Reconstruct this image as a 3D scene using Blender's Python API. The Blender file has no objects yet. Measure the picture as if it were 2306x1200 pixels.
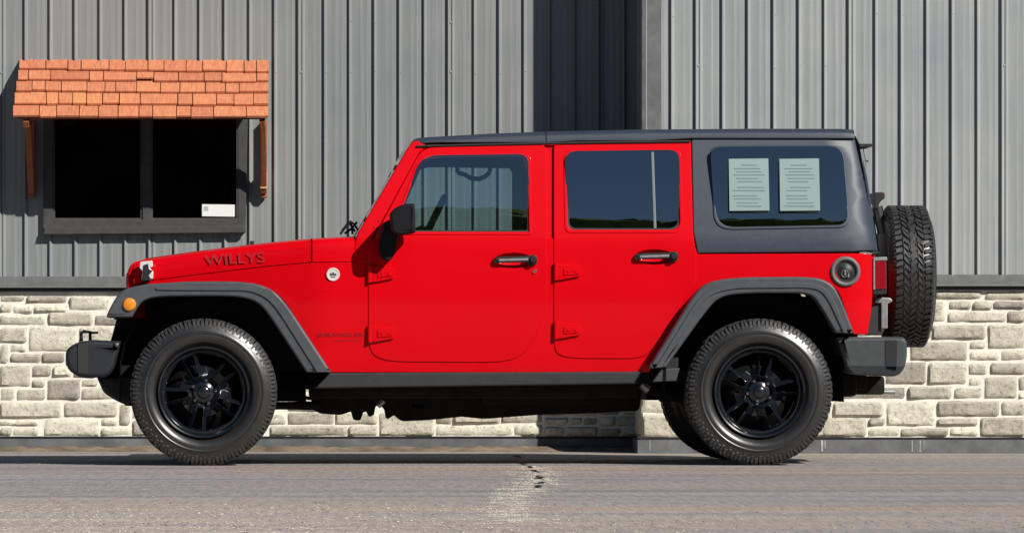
import bpy, bmesh, math, random
from mathutils import Vector, Matrix, noise
R = math.radians
sc = bpy.context.scene
col = sc.collection
random.seed(7)

# ---------------------------------------------------------------- camera, sky, sun
D0, HC, F = 27.0, 0.566, 11500.0          # camera distance to the car side, eye height, focal length in photo pixels
VX, VY, K0 = 850.0, 807.0, 425.93         # point straight ahead in the photo, pixels per metre at the car side
cam = bpy.data.cameras.new('camera'); cam_ob = bpy.data.objects.new('camera', cam); col.objects.link(cam_ob)
cam_ob.location = (0, -D0, HC); cam_ob.rotation_euler = (R(90), 0, 0)
cam.sensor_width = 36.0; cam.lens = 36.0 * F / 2306.0
cam.shift_x = (1153 - VX) / 2306.0; cam.shift_y = (VY - 600) / 2306.0
cam.clip_start = 0.5; cam.clip_end = 3000
sc.camera = cam_ob

SUN_AZ, SUN_EL = R(43), R(36)
sdir = Vector((math.sin(SUN_AZ) * math.cos(SUN_EL), -math.cos(SUN_AZ) * math.cos(SUN_EL), math.sin(SUN_EL)))
world = bpy.data.worlds.new('World'); sc.world = world; world.use_nodes = True
wn = world.node_tree; bg = wn.nodes['Background']
sky = wn.nodes.new('ShaderNodeTexSky'); sky.sky_type = 'NISHITA'; sky.sun_disc = False
sky.sun_elevation = SUN_EL; sky.sun_rotation = math.atan2(sdir.x, sdir.y)
sky.air_density = 1.0; sky.dust_density = 0.0; sky.ozone_density = 4.0
wn.links.new(sky.outputs[0], bg.inputs[0]); bg.inputs[1].default_value = 0.05
sun = bpy.data.lights.new('sun', 'SUN'); sun.energy = 5.0; sun.angle = R(0.5); sun.color = (1.0, 0.955, 0.89)
sun_ob = bpy.data.objects.new('sun', sun); col.objects.link(sun_ob)
sun_ob.rotation_euler = sdir.to_track_quat('Z', 'Y').to_euler(); sun_ob.location = (10, -15, 15)
sc.view_settings.view_transform = 'Standard'; sc.view_settings.look = 'None'
sc.view_settings.exposure = 0.12; sc.view_settings.gamma = 1.0
sc.cycles.max_bounces = 8; sc.cycles.diffuse_bounces = 1; sc.cycles.transparent_max_bounces = 24
sc.cycles.sample_clamp_indirect = 4.0

# ---------------------------------------------------------------- materials
def mat(name, base=(.5, .5, .5), rough=.6, metal=0.0, spec=.5, coat=0.0, coat_rough=.05):
    m = bpy.data.materials.new(name); m.use_nodes = True
    b = m.node_tree.nodes['Principled BSDF']
    b.inputs['Base Color'].default_value = (*base, 1); b.inputs['Roughness'].default_value = rough
    b.inputs['Metallic'].default_value = metal; b.inputs['Specular IOR Level'].default_value = spec
    b.inputs['Coat Weight'].default_value = coat; b.inputs['Coat Roughness'].default_value = coat_rough
    return m
def nd(m, t, **kw):
    n = m.node_tree.nodes.new(t)
    for k, v in kw.items():
        if k in n.inputs: n.inputs[k].default_value = v
        else: setattr(n, k, v)
    return n
def lk(m, a, b): m.node_tree.links.new(a, b)
def bsdf(m): return m.node_tree.nodes['Principled BSDF']
def coords(m, scale=(1, 1, 1)):
    tc = nd(m, 'ShaderNodeTexCoord'); mp = nd(m, 'ShaderNodeMapping'); mp.inputs['Scale'].default_value = scale
    lk(m, tc.outputs['Object'], mp.inputs['Vector']); return mp.outputs[0]
def ntex(m, vec, scale, detail=4, rough=.6):
    n = nd(m, 'ShaderNodeTexNoise'); n.inputs['Scale'].default_value = scale
    n.inputs['Detail'].default_value = detail; n.inputs['Roughness'].default_value = rough
    lk(m, vec, n.inputs['Vector']); return n.outputs['Fac']
def ramp(m, fac, stops):
    r = nd(m, 'ShaderNodeValToRGB'); e = r.color_ramp.elements
    while len(e) < len(stops): e.new(0.5)
    for i, (p, c) in enumerate(stops):
        e[i].position = p; e[i].color = (*c, 1) if len(c) == 3 else c
    lk(m, fac, r.inputs[0]); return r.outputs[0]
def mix(m, fac, a, b, mode='MIX'):
    n = nd(m, 'ShaderNodeMix'); n.data_type = 'RGBA'; n.blend_type = mode
    if isinstance(fac, (int, float)): n.inputs[0].default_value = fac
    else: lk(m, fac, n.inputs[0])
    for i, v in ((6, a), (7, b)):
        if isinstance(v, tuple): n.inputs[i].default_value = (*v, 1)
        else: lk(m, v, n.inputs[i])
    return n.outputs[2]
def bump(m, h, strength=.3, dist=.01):
    b = nd(m, 'ShaderNodeBump'); b.inputs['Strength'].default_value = strength; b.inputs['Distance'].default_value = dist
    lk(m, h, b.inputs['Height']); lk(m, b.outputs[0], bsdf(m).inputs['Normal']); return b
def varied(name, base, rough, var=.15, scale=20, bstr=.15, bdist=.002, stretch=(1, 1, 1), **kw):
    m = mat(name, base, rough, **kw); v = coords(m, stretch)
    lo = tuple(c * (1 - var) for c in base); hi = tuple(min(1, c * (1 + var)) for c in base)
    f = ntex(m, v, scale); lk(m, ramp(m, f, [(.3, lo), (.7, hi)]), bsdf(m).inputs['Base Color'])
    if bstr: bump(m, ntex(m, v, scale * 8, 3), bstr, bdist)
    return m

M = {}
m = M['paint'] = mat('red paint', (.70, .0, .0), .5, spec=.06, coat=.3, coat_rough=.05)
bsdf(m).inputs['Coat IOR'].default_value = 1.42
v = coords(m); lk(m, ramp(m, ntex(m, v, 2.2, 3), [(.3, (.60, 0, .004)), (.7, (.65, 0, .006))]), bsdf(m).inputs['Base Color'])
nb = nd(m, 'ShaderNodeBump'); nb.inputs['Strength'].default_value = .02; nb.inputs['Distance'].default_value = .02
lk(m, ntex(m, v, 3.0, 2), nb.inputs['Height']); lk(m, nb.outputs[0], bsdf(m).inputs['Coat Normal'])
M['hardtop'] = varied('hardtop grey', (.028, .038, .057), .47, .12, 30, .25, .0006, spec=.55)
M['flare'] = varied('flare plastic', (.066, .072, .080), .42, .12, 25, .3, .0008, spec=.5)
M['rocker'] = varied('rocker black', (.030, .031, .034), .45, .12, 20, .2, .0006)
M['bumper'] = varied('bumper plastic', (.048, .052, .055), .5, .12, 25, .3, .0008)
M['bumper_front'] = varied('front bumper plastic', (.018, .02, .024), .45, .12, 25, .3, .0008)
M['black'] = varied('black plastic', (.012, .012, .014), .5, .2, 30, .15, .0008)
M['under'] = varied('underbody', (.012, .011, .010), .8, .4, 12, .3, .003, spec=.2)
M['liner'] = mat('wheel liner', (.006, .006, .006), .9, spec=.1)
m = M['tyre'] = varied('tyre rubber', (.017, .0165, .016), .34, .25, 18, .12, .0006, spec=.9)
M['tread'] = varied('tread rubber', (.032, .031, .030), .48, .5, 34, .3, .001, spec=.45)
M['rim'] = mat('black rim', (.006, .008, .012), .22, .0, spec=.7, coat=.4)
M['chrome'] = mat('bright metal', (.75, .75, .75), .22, 1.0)
M['steel'] = varied('dull steel', (.35, .35, .35), .45, .2, 30, .1, .001, metal=.7)
M['amber'] = mat('amber lens', (.75, .25, .02), .2, coat=.6)
M['redlens'] = mat('red lens', (.28, .005, .012), .15, coat=.8)
M['seal'] = mat('rubber seal', (.01, .01, .01), .6)
M['cloth'] = varied('seat cloth', (.02, .02, .022), .85, .2, 60, .3, .002)
M['badge'] = mat('badge metal', (.78, .76, .72), .35, .3)
M['letter'] = mat('letter decal', (.20, .004, .008), .4)
M['letter_dim'] = mat('faint letter decal', (.42, .004, .008), .4)
M['greystrip'] = mat("window divider", (.17, .18, .20), .45)
def glass(name, tint, boost=1.0):
    m = bpy.data.materials.new(name); m.use_nodes = True; nt = m.node_tree
    for n in list(nt.nodes):
        if n.type == 'BSDF_PRINCIPLED': nt.nodes.remove(n)
    out = nt.nodes['Material Output']
    tr = nt.nodes.new('ShaderNodeBsdfTransparent'); tr.inputs[0].default_value = (*tint, 1)
    gl = nt.nodes.new('ShaderNodeBsdfGlossy'); gl.inputs['Roughness'].default_value = .0
    lw = nt.nodes.new('ShaderNodeFresnel'); lw.inputs[0].default_value = 1.52
    mu = nt.nodes.new('ShaderNodeMath'); mu.operation = 'MULTIPLY'; mu.inputs[1].default_value = boost; mu.use_clamp = True
    mx = nt.nodes.new('ShaderNodeMixShader')
    nt.links.new(lw.outputs[0], mu.inputs[0]); nt.links.new(mu.outputs[0], mx.inputs[0])
    nt.links.new(tr.outputs[0], mx.inputs[1]); nt.links.new(gl.outputs[0], mx.inputs[2]); nt.links.new(mx.outputs[0], out.inputs[0])
    return m
M['glass'] = glass('clear window glass', (.66, .83, .82), 6.0)
M['tint'] = glass('privacy glass', (.02, .03, .04), 7.0)
M['bglass'] = glass('building window glass', (.12, .12, .12), .8)

# siding paint
def siding_mat(name, base):
    m = mat(name, base, .5, spec=.4)
    v = coords(m, (1, 1, .02)); v2 = coords(m, (1, 1, 1))
    c1 = ramp(m, ntex(m, v, 60, 4), [(.3, tuple(c * .90 for c in base)), (.7, tuple(c * 1.09 for c in base))])
    c2 = ramp(m, ntex(m, v2, 1.3, 5), [(.3, (.84, .86, .90)), (.65, (1.03, 1.02, .99))])
    c3 = ramp(m, ntex(m, v2, 90, 2), [(.25, (.90, .90, .90)), (.5, (1, 1, 1))])
    c = mix(m, 1.0, c1, c2, 'MULTIPLY'); c = mix(m, .5, c, c3, 'MULTIPLY')
    lk(m, c, bsdf(m).inputs['Base Color']); bump(m, ntex(m, v, 45, 3), .35, .004); return m
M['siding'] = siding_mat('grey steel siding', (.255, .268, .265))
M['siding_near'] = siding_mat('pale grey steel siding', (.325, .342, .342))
M['trim'] = varied('grey steel trim', (.14, .143, .145), .5, .18, 14, .2, .002, spec=.4)
# stone
m = M['stone'] = mat('cut stone', (.6, .55, .45), .9, spec=.15)
at = nd(m, 'ShaderNodeAttribute'); at.attribute_name = 'tone'
v = coords(m); rm = ramp(m, at.outputs['Fac'], [(0, (.44, .415, .37)), (.3, (.55, .52, .45)), (.6, (.65, .615, .52)), (.85, (.75, .725, .61)), (1, (.88, .865, .73))])
spk = ramp(m, ntex(m, v, 38, 6, .75), [(.32, (.42, .40, .38)), (.46, (.93, .92, .90)), (.7, (1.15, 1.14, 1.11))])
big = ramp(m, ntex(m, v, 6, 4), [(.3, (.84, .82, .80)), (.65, (1.03, 1.02, 1.0))])
c = mix(m, 1, rm, spk, 'MULTIPLY'); c = mix(m, 1, c, big, 'MULTIPLY'); lk(m, c, bsdf(m).inputs['Base Color'])
bump(m, ntex(m, v, 55, 8, .78), 1.0, .012)
m = M['mortar'] = varied('pale mortar', (.82, .80, .70), .95, .12, 30, .5, .004, spec=.1)
M['footing'] = varied('painted concrete footing', (.135, .14, .145), .85, .3, 7, .4, .004, spec=.2)
M['frame'] = varied('bronze window frame', (.068, .068, .068), .65, .15, 20, .1, .001, spec=.15)
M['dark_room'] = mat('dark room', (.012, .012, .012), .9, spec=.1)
M['paper'] = mat('white paper', (.80, .80, .76), .7)
M['paper_ink'] = mat('grey print', (.42, .45, .44), .8)
# cedar shingles
m = M['cedar'] = mat('cedar shingle', (.6, .25, .1), .75, spec=.2)
at = nd(m, 'ShaderNodeAttribute'); at.attribute_name = 'tone'
v = coords(m, (8, 1, 1)); rm = ramp(m, at.outputs['Fac'], [(0, (.46, .155, .085)), (.35, (.60, .215, .115)), (.7, (.68, .26, .13)), (1, (.72, .31, .13))])
gr = ramp(m, ntex(m, v, 12, 5, .7), [(.3, (.70, .64, .60)), (.65, (1.10, 1.10, 1.10))])
lk(m, mix(m, 1, rm, gr, 'MULTIPLY'), bsdf(m).inputs['Base Color']); bump(m, ntex(m, v, 40, 4), .4, .003)
M['cedar_beam'] = varied('stained cedar beam', (.30, .085, .03), .7, .2, 12, .3, .002, stretch=(4, 4, 1))
M['cedar_lit_end'] = varied('sunlit cedar end', (.7, .36, .18), .7, .15, 25, .3, .002)

# ---------------------------------------------------------------- mesh helpers
YAW = R(1.5)
SH = math.sin(YAW)
def flat(y): return lambda px, py: y
def to_world(u, v, w, S, shear):
    px = VX + u * K0; py = VY - (v - HC) * K0
    y = S(px, py); k = (D0 + y) / D0
    return Vector((u * k + (y * SH if shear else 0), y + w, HC + (v - HC) * k))
def uv(px, py): return ((px - VX) / K0, HC - (py - VY) / K0)
def rounded(poly, n=5):
    """poly items (x, y) or (x, y, r): a corner with radius r px is rounded."""
    out = []; N = len(poly)
    for i, p in enumerate(poly):
        r = p[2] if len(p) > 2 else 0
        P = Vector(p[:2])
        if r <= 0: out.append(P); continue
        A = Vector(poly[i - 1][:2]); B = Vector(poly[(i + 1) % N][:2])
        a = (A - P); b = (B - P); ra = min(r, a.length * .49); rb = min(r, b.length * .49)
        a = P + a.normalized() * ra; b = P + b.normalized() * rb
        for k in range(n + 1):
            t = k / n; out.append(a * (1 - t) ** 2 + P * 2 * t * (1 - t) + b * t * t)
    return out
def link(name, me, material, parent=None, loc=None):
    o = bpy.data.objects.new(name, me); col.objects.link(o)
    if material is not None and not me.materials: me.materials.append(material)
    if parent: o.parent = parent
    if loc: o.location = loc
    return o
def smooth(me, angle=35):
    bm = bmesh.new(); bm.from_mesh(me); a = R(angle)
    for f in bm.faces: f.smooth = True
    for e in bm.edges:
        if len(e.link_faces) != 2 or e.calc_face_angle(0) > a: e.smooth = False
    bm.to_mesh(me); bm.free()
CAR = {'on': False}
def panel(name, material, parent, outer, holes=(), S=None, t=.01, b=.003, shear=None, cuts=True, bseg=2, mirror=False, wofs=0.0):
    """Outline in photo pixels, laid on the surface y = S(px, py), t metres thick going inward."""
    if shear is None: shear = CAR['on']
    cu = bpy.data.curves.new('tmp', 'CURVE'); cu.dimensions = '2D'; cu.fill_mode = 'BOTH'
    for poly in (outer, *holes):
        pts = rounded(poly); s = cu.splines.new('POLY'); s.points.add(len(pts) - 1); s.use_cyclic_u = True
        for q, p in zip(s.points, pts): u, v = uv(*p); q.co = (u, v, 0, 1)
    if t > 0:
        b = min(b, t * .49); cu.extrude = max(t / 2 - b, 1e-5); cu.bevel_depth = b; cu.bevel_resolution = bseg - 1; cu.offset = -b
    co = bpy.data.objects.new('tmp', cu); col.objects.link(co)
    dg = bpy.context.evaluated_depsgraph_get()
    me = bpy.data.meshes.new_from_object(co.evaluated_get(dg)); bpy.data.objects.remove(co); bpy.data.curves.remove(cu)
    me.name = name
    bm = bmesh.new(); bm.from_mesh(me)
    bmesh.ops.remove_doubles(bm, verts=bm.verts, dist=2e-5)
    if cuts:
        us = [p[0] for p in outer]; vs = [p[1] for p in outer]
        st = 24
        for py in [min(vs) + st * i for i in range(1, int((max(vs) - min(vs)) / st) + 1)]:
            bmesh.ops.bisect_plane(bm, geom=bm.verts[:] + bm.edges[:] + bm.faces[:], plane_co=(0, uv(0, py)[1], 0), plane_no=(0, 1, 0))
        st = 60
        for px in [min(us) + st * i for i in range(1, int((max(us) - min(us)) / st) + 1)]:
            bmesh.ops.bisect_plane(bm, geom=bm.verts[:] + bm.edges[:] + bm.faces[:], plane_co=(uv(px, 0)[0], 0, 0), plane_no=(1, 0, 0))
    bm.normal_update()
    flags = [f.normal.z for f in bm.faces]
    orig = [v.co.copy() for v in bm.verts]
    for v in bm.verts:
        c = v.co; w = -c.z + (t / 2 if t > 0 else 0) + wofs
        v.co = to_world(c.x, c.y, w, S, shear)
    # (u, v, z) -> (x, -z, v): z toward the viewer is -y, so the winding stays outward
    bm.normal_update()
    e = 1e-3
    def sn(c):
        p0 = to_world(c.x, c.y, 0, S, shear); p1 = to_world(c.x + e, c.y, 0, S, shear); p2 = to_world(c.x, c.y + e, 0, S, shear)
        return (p1 - p0).cross(p2 - p0).normalized()
    norms = []; fl = {}
    frontv = set()
    for f, z in zip(bm.faces, flags):
        if z > .98:
            for v in f.verts: frontv.add(v.index)
    cache = {}
    for f, z in zip(bm.faces, flags):
        f.smooth = True
        for l in f.loops:
            i = l.vert.index
            if z > .98 or (z > .05 and i in frontv):
                if i not in cache: cache[i] = sn(orig[i])
                norms.append(cache[i])
            else: norms.append(f.normal.copy())
    bm.to_mesh(me); bm.free()
    me.normals_split_custom_set([tuple(n) for n in norms])
    o = link(name, me, material, parent)
    if mirror: return o, mirror_of(o, parent)
    return o
YC = 0.9385
def mirror_of(o, parent, name=None):
    me = o.data.copy(); me.transform(Matrix.Translation((0, 2 * YC, 0)) @ Matrix.Diagonal((1, -1, 1, 1)))
    me.flip_normals(); o2 = link(name or o.name.split('.')[0], me, None, parent); return o2
def box(bm, x0, x1, y0, y1, z0, z1, bev=0, mtx=None):
    r = bmesh.ops.create_cube(bm, size=1); vs = r['verts']
    for v in vs: v.co = Vector((x0 + (v.co.x + .5) * (x1 - x0), y0 + (v.co.y + .5) * (y1 - y0), z0 + (v.co.z + .5) * (z1 - z0)))
    if mtx: bmesh.ops.transform(bm, matrix=mtx, verts=vs)
    if bev:
        es = set(e for v in vs for e in v.link_edges)
        bmesh.ops.bevel(bm, geom=list(es), offset=bev, segments=2, affect='EDGES', profile=.6)
def from_bm(name, bm, material, parent=None, ang=35, loc=None):
    me = bpy.data.meshes.new(name); bmesh.ops.recalc_face_normals(bm, faces=bm.faces); bm.to_mesh(me); bm.free(); smooth(me, ang)
    return link(name, me, material, parent, loc)
def tube(bm, pts, r, seg=8, cap=True):
    pts = [Vector(p) for p in pts]; rings = []
    rr = r if isinstance(r, (list, tuple)) else [r] * len(pts)
    for i, p in enumerate(pts):
        d = (pts[min(i + 1, len(pts) - 1)] - pts[max(i - 1, 0)]).normalized()
        a = d.cross(Vector((0, 0, 1))); a = a.normalized() if a.length > .1 else d.cross(Vector((0, 1, 0))).normalized()
        b = d.cross(a).normalized()
        rings.append([bm.verts.new(p + (a * math.cos(k * 2 * math.pi / seg) + b * math.sin(k * 2 * math.pi / seg)) * rr[i]) for k in range(seg)])
    for A, B in zip(rings, rings[1:]):
        for k in range(seg): bm.faces.new((A[k], A[(k + 1) % seg], B[(k + 1) % seg], B[k]))
    if cap: bm.faces.new(rings[0][::-1]); bm.faces.new(rings[-1])
def lathe(bm, prof, seg=72, centre=(0, 0, 0), closed=False):
    """prof: (radius, y); axis along y."""
    cx, cy, cz = centre; rings = []
    for r, y in prof:
        rings.append([bm.verts.new((cx + r * math.cos(a), cy + y, cz + r * math.sin(a))) for a in [2 * math.pi * k / seg for k in range(seg)]])
    n = len(rings)
    for i in range(n if closed else n - 1):
        A, B = rings[i], rings[(i + 1) % n]
        for k in range(seg): bm.faces.new((A[k], A[(k + 1) % seg], B[(k + 1) % seg], B[k]))
def grid_mesh(bm, rows):
    vs = [[bm.verts.new(p) for p in r] for r in rows]
    for a, b in zip(vs, vs[1:]):
        for i in range(len(a) - 1): bm.faces.new((a[i], a[i + 1], b[i + 1], b[i]))
    return vs
def text_part(name, body, px, py, w_px, h_px, material, parent, S, ang=0.0, wofs=-.002, font_shear=0.0, offset=0.0):
    cu = bpy.data.curves.new('t', 'FONT'); cu.body = body; cu.size = 1; cu.extrude = .0; cu.fill_mode = 'FRONT'; cu.shear = font_shear; cu.offset = offset
    co = bpy.data.objects.new('t', cu); col.objects.link(co); dg = bpy.context.evaluated_depsgraph_get()
    me = bpy.data.meshes.new_from_object(co.evaluated_get(dg)); bpy.data.objects.remove(co); bpy.data.curves.remove(cu)
    xs = [v.co.x for v in me.vertices]; ys = [v.co.y for v in me.vertices]
    x0, x1, y0, y1 = min(xs), max(xs), min(ys), max(ys)
    for v in me.vertices:
        a = (v.co.x - x0) / (x1 - x0) * w_px; b = (v.co.y - y0) / (y1 - y0) * h_px
        X = px + a * math.cos(ang) + b * math.sin(ang) * 0; Y = py - b - a * math.sin(ang)
        u, w = uv(X, Y); v.co = to_world(u, w, wofs, S, True)
    return link(name, me, material, parent)
def empty(name, loc=(0, 0, 0)):
    o = bpy.data.objects.new(name, None); col.objects.link(o); o.location = loc; o.empty_display_size = .3; return o
def tag(o, label=None, cat=None, group=None, kind=None):
    for k, v in (('label', label), ('category', cat), ('group', group), ('kind', kind)):
        if v: o[k] = v
    return o

# ---------------------------------------------------------------- ground
YB, YR = 31.2 - D0, 30.54 - D0            # depth of the back wall and of the wall section that stands forward
m = M['asphalt'] = mat('worn asphalt', (.2, .19, .18), .9, spec=.2)
v = coords(m)
vs_ = coords(m, (1, .35, 1)); vst = coords(m, (.16, 2.2, 1))
fine = ramp(m, ntex(m, v, 75, 3, .8), [(.30, (.12, .112, .108)), (.44, (.29, .27, .255)), (.58, (.35, .32, .30)), (.72, (.56, .52, .48))])
strk = ramp(m, ntex(m, vst, 1.1, 6, .65), [(.34, (.68, .70, .75)), (.5, (.93, .92, .91)), (.66, (1.14, 1.07, 1.01))])
spk2 = ramp(m, ntex(m, coords(m, (1, .07, 1)), 34, 2, .7), [(.34, (.84, .84, .84)), (.5, (1, 1, 1)), (.66, (1.13, 1.12, 1.11))])
c = mix(m, 1, fine, strk, 'MULTIPLY'); c = mix(m, 1, c, spk2, 'MULTIPLY')
# sandy ground towards the viewer
sp = nd(m, 'ShaderNodeSeparateXYZ'); tc = nd(m, 'ShaderNodeTexCoord'); lk(m, tc.outputs['Object'], sp.inputs[0])
ma = nd(m, 'ShaderNodeMapRange'); ma.inputs['From Min'].default_value = -5.2; ma.inputs['From Max'].default_value = -8.4
lk(m, sp.outputs['Y'], ma.inputs['Value'])
mx = nd(m, 'ShaderNodeMapRange'); mx.inputs['From Min'].default_value = 1.8; mx.inputs['From Max'].default_value = -.9
mx.inputs['To Min'].default_value = .40; lk(m, sp.outputs['X'], mx.inputs['Value'])
mm = nd(m, 'ShaderNodeMath'); mm.operation = 'MULTIPLY'; lk(m, ma.outputs[0], mm.inputs[0]); lk(m, mx.outputs[0], mm.inputs[1])
sn_ = nd(m, 'ShaderNodeMath'); sn_.operation = 'MULTIPLY'; lk(m, mm.outputs[0], sn_.inputs[0])
lk(m, ramp(m, ntex(m, vst, 2.0, 5, .7), [(.35, (.25,) * 3), (.6, (1,) * 3)]), sn_.inputs[1])
sand = ramp(m, ntex(m, v, 60, 3, .8), [(.3, (.15, .13, .115)), (.43, (.42, .36, .30)), (.6, (.54, .47, .39)), (.72, (.74, .67, .58))])
c = mix(m, sn_.outputs[0], c, mix(m, 1, sand, spk2, 'MULTIPLY'))
wc = ramp(m, ntex(m, coords(m, (.10, .8, 1)), .55, 4, .6), [(.36, (.93, .97, 1.05)), (.5, (1, .99, .98)), (.64, (1.08, 1.0, .91))])
c = mix(m, 1, c, wc, 'MULTIPLY')
lk(m, c, bsdf(m).inputs['Base Color']); bump(m, ntex(m, v, 60, 4, .7), .5, .006)
me = bpy.data.meshes.new('ground'); G = 1500
me.from_pydata([(-G, -G, 0), (G, -G, 0), (G, G, 0), (-G, G, 0)], [], [(0, 1, 2, 3)])
tag(link('ground', me, M['asphalt']), kind='structure')
def gpt(px, py):
    Y = HC * F / (py - VY); return ((px - VX) * Y / F, Y - D0)
# cracks in the asphalt, thin sunken-looking tar-dark ribbons with broken edges
def ribbon(bm, pts, w, z=.004):
    rows = []
    for i, (x, y) in enumerate(pts):
        ww = w * random.uniform(.35, 1.6); rows.append([(x - ww, y, z), (x + ww, y + random.uniform(-.02, .02), z)])
    grid_mesh(bm, rows)
M['crack'] = mat('crack', (.03, .027, .024), .95, spec=.05)
bm = bmesh.new(); cp = [(1160, 1026), (1178, 1034), (1172, 1043), (1190, 1049), (1196, 1054), (1204, 1060), (1212, 1067), (1217, 1075), (1230, 1083), (1214, 1089), (1212, 1096), (1206, 1102)]
pts = []
for (a, b), (c_, d) in zip(cp, cp[1:]):
    for k in range(10):
        t = k / 10; x, y = gpt(a + (c_ - a) * t, b + (d - b) * t); pts.append((x + random.gauss(0, .006), y))
for b0 in (0, 20, 33, 48, 66, 84, 96):
    ribbon(bm, pts[b0:b0 + 8], .013, .0045)
o = from_bm('asphalt_crack', bm, M['crack']); tag(o, kind='structure')
# loose grit along the crack and scattered grit: uncountable
M['grit'] = varied('pale grit', (.55, .51, .42), .95, .5, 40, 0, spec=.1)
bm = bmesh.new()
def pebble(x, y, s):
    h = s * random.uniform(.3, .7); n = 5; a0 = random.random() * 6
    base = [bm.verts.new((x + s * math.cos(a0 + k * 1.2566) * random.uniform(.7, 1.2), y + s * 1.5 * math.sin(a0 + k * 1.2566), .001)) for k in range(n)]
    top = bm.verts.new((x, y, h))
    for k in range(n): bm.faces.new((base[k], base[(k + 1) % n], top))
path = [(1180, 1050, 50), (1215, 1064, 45), (1205, 1082, 50), (1190, 1096, 55), (1165, 1110, 50), (1150, 1125, 55), (1140, 1145, 60), (1150, 1160, 65), (1160, 1178, 60)]
for (a, b, s), (c_, d, s2) in zip(path, path[1:]):
    for k in range(24):
        t = random.random(); px = a + (c_ - a) * t + random.gauss(0, s * .5); py = b + (d - b) * t + random.gauss(0, 1.5); wd = random.uniform(5, 22)
        for q in range(34): x, y = gpt(px + random.gauss(0, wd), max(1049.5, py + random.gauss(0, .7))); pebble(x, y, random.uniform(.002, .0060))
for k in range(2500):
    py = 1049 + 160 * random.random() ** .6; px = random.uniform(-60, 2400)
    if px > 1300 and random.random() < .55: continue
    x, y = gpt(px, py); pebble(x, y, random.uniform(.0015, .0048))
for k in range(900):
    x, y = gpt(random.uniform(-60, 2400), random.uniform(1019, 1047)); pebble(x, y, random.uniform(.002, .006))
for k in range(5600):
    py = 1135 + 70 * random.random() ** .8; px = random.uniform(-60, 2400)
    if random.random() < .15 + px / 2300: continue
    x, y = gpt(px, py); pebble(x, y, random.uniform(.0035, .0075))
tag(from_bm('loose_grit', bm, M['grit']), kind='stuff')
M['grit_dark'] = varied('dark grit', (.10, .09, .08), .95, .5, 40, 0, spec=.1)
bm = bmesh.new()
for k in range(1500):
    py = 1130 + 100 * random.random() ** .8; px = random.uniform(-60, 2400); x, y = gpt(px, py); pebble(x, y, random.uniform(.0025, .0055))
tag(from_bm('loose_gravel', bm, M['grit_dark']), kind='stuff')
# dirt against the back wall footing
M['dirt'] = varied('brown dirt', (.19, .15, .11), .95, .5, 9, .6, .01, spec=.1, stretch=(.6, 1, 1))
bm = bmesh.new(); rows = []
xb0, xb1 = -3.0, 1.66
n = 90
for j, (dy, z) in enumerate([(0, .030), (-.04, .026), (-.09, .015), (-.13, .0)]):
    rows.append([(xb0 + (xb1 - xb0) * i / n, YB - .035 + dy + (random.uniform(-.02, .02) if j else 0), max(z + (random.uniform(-.010, .008) if j < 3 else 0), .001)) for i in range(n + 1)])
grid_mesh(bm, rows)
tag(from_bm('dirt', bm, M['dirt']), kind='structure')

# ---------------------------------------------------------------- building
bld = tag(empty('building', (2.2, YB, 0)), 'grey ribbed steel building with pale stone base, shadowed inner corner and small cedar awning', 'building')
BL = []
def bpart(o): BL.append(o); return o
KB, KR = F / (D0 + YB), F / (D0 + YR)
ZT = 4.4
def siding(px0, px1, y, k, first_rib, lap0, seed, name='wall'):
    """vertical ribbed sheet; rib pitch .1524 m; every sixth rib is a lap with a second small rib."""
    rnd = random.Random(seed); x0 = (px0 - VX) / k; x1 = (px1 - VX) / k
    pts = [(x0, 0)]
    i = -60
    h = .0185
    while True:
        xr = (first_rib - VX) / k + i * .1524
        lap = (i - lap0) % 6 == 0
        i += 1
        if xr < x0 + .002: continue
        if xr > x1 - .03: break
        if lap: xr -= .006
        hh = h * (1.1 if lap else rnd.uniform(.93, 1.07))
        pts += [(xr, 0), (xr + .004, hh), (xr + .008, hh), (xr + .023, 0)]
        if lap: pts += [(xr + .026, 0), (xr + .028, .006), (xr + .036, .006), (xr + .046, 0)]
        g = xr + (.052 if lap else .03)
        for q in (.045, .082):
            if g + q < xr + .15: pts += [(g + q - .006, 0), (g + q - .003, .0006), (g + q + .003, .0006), (g + q + .006, 0)]
    pts.append((x1, 0))
    bm = bmesh.new(); zs = [.99, 1.6, 2.3, ZT]
    grid_mesh(bm, [[(x, y - d, z) for x, d in pts] for z in zs])
    # screws
    ribs = [p for p in pts]
    for zz in (1.16, 2.31, 2.62):
        j = -60
        while True:
            xr = (first_rib - VX) / k + j * .1524 + .013; j += 1
            if xr < x0 + .01: continue
            if xr > x1 - .03: break
            if abs(zz - 2.31) < .01 and y > 4 or rnd.random() < .25:
                lathe(bm, [(.0005, -.006), (.005, -.005), (.006, 0), (.0085, .001)], 8, (xr, y - .010, zz + rnd.uniform(-.01, .01)))
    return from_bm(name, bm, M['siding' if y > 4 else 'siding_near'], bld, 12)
bpart(siding(-700, 1438, YB, KB, 54.5, -1, 3))
# side face of the jog, in shade
bm = bmesh.new(); xj = (1449 - VX) / KR
rows = []
prof = [(YR, 0)]
for i in range(4):
    q = YR + .10 + i * .1524
    if q < YB - .03: prof += [(q, 0), (q + .004, .0135), (q + .008, .0135), (q + .023, 0)]
prof.append((YB, 0))
grid_mesh(bm, [[(xj - d, q, z) for q, d in prof] for z in (.99, ZT)])
bpart(from_bm('wall', bm, M['siding'], bld, 12))
bpart(siding(1449, 3050, YR, KR, 1509.8, 1, 5))
# corner trim
bm = bmesh.new(); box(bm, xj - .006, xj + 40 / KR, YR - .016, YR - .001, .985, ZT); box(bm, xj - .010, xj - .004, YR - .016, YR + .10, .985, ZT)
bpart(from_bm('corner_trim', bm, M['trim'], bld))
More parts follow.
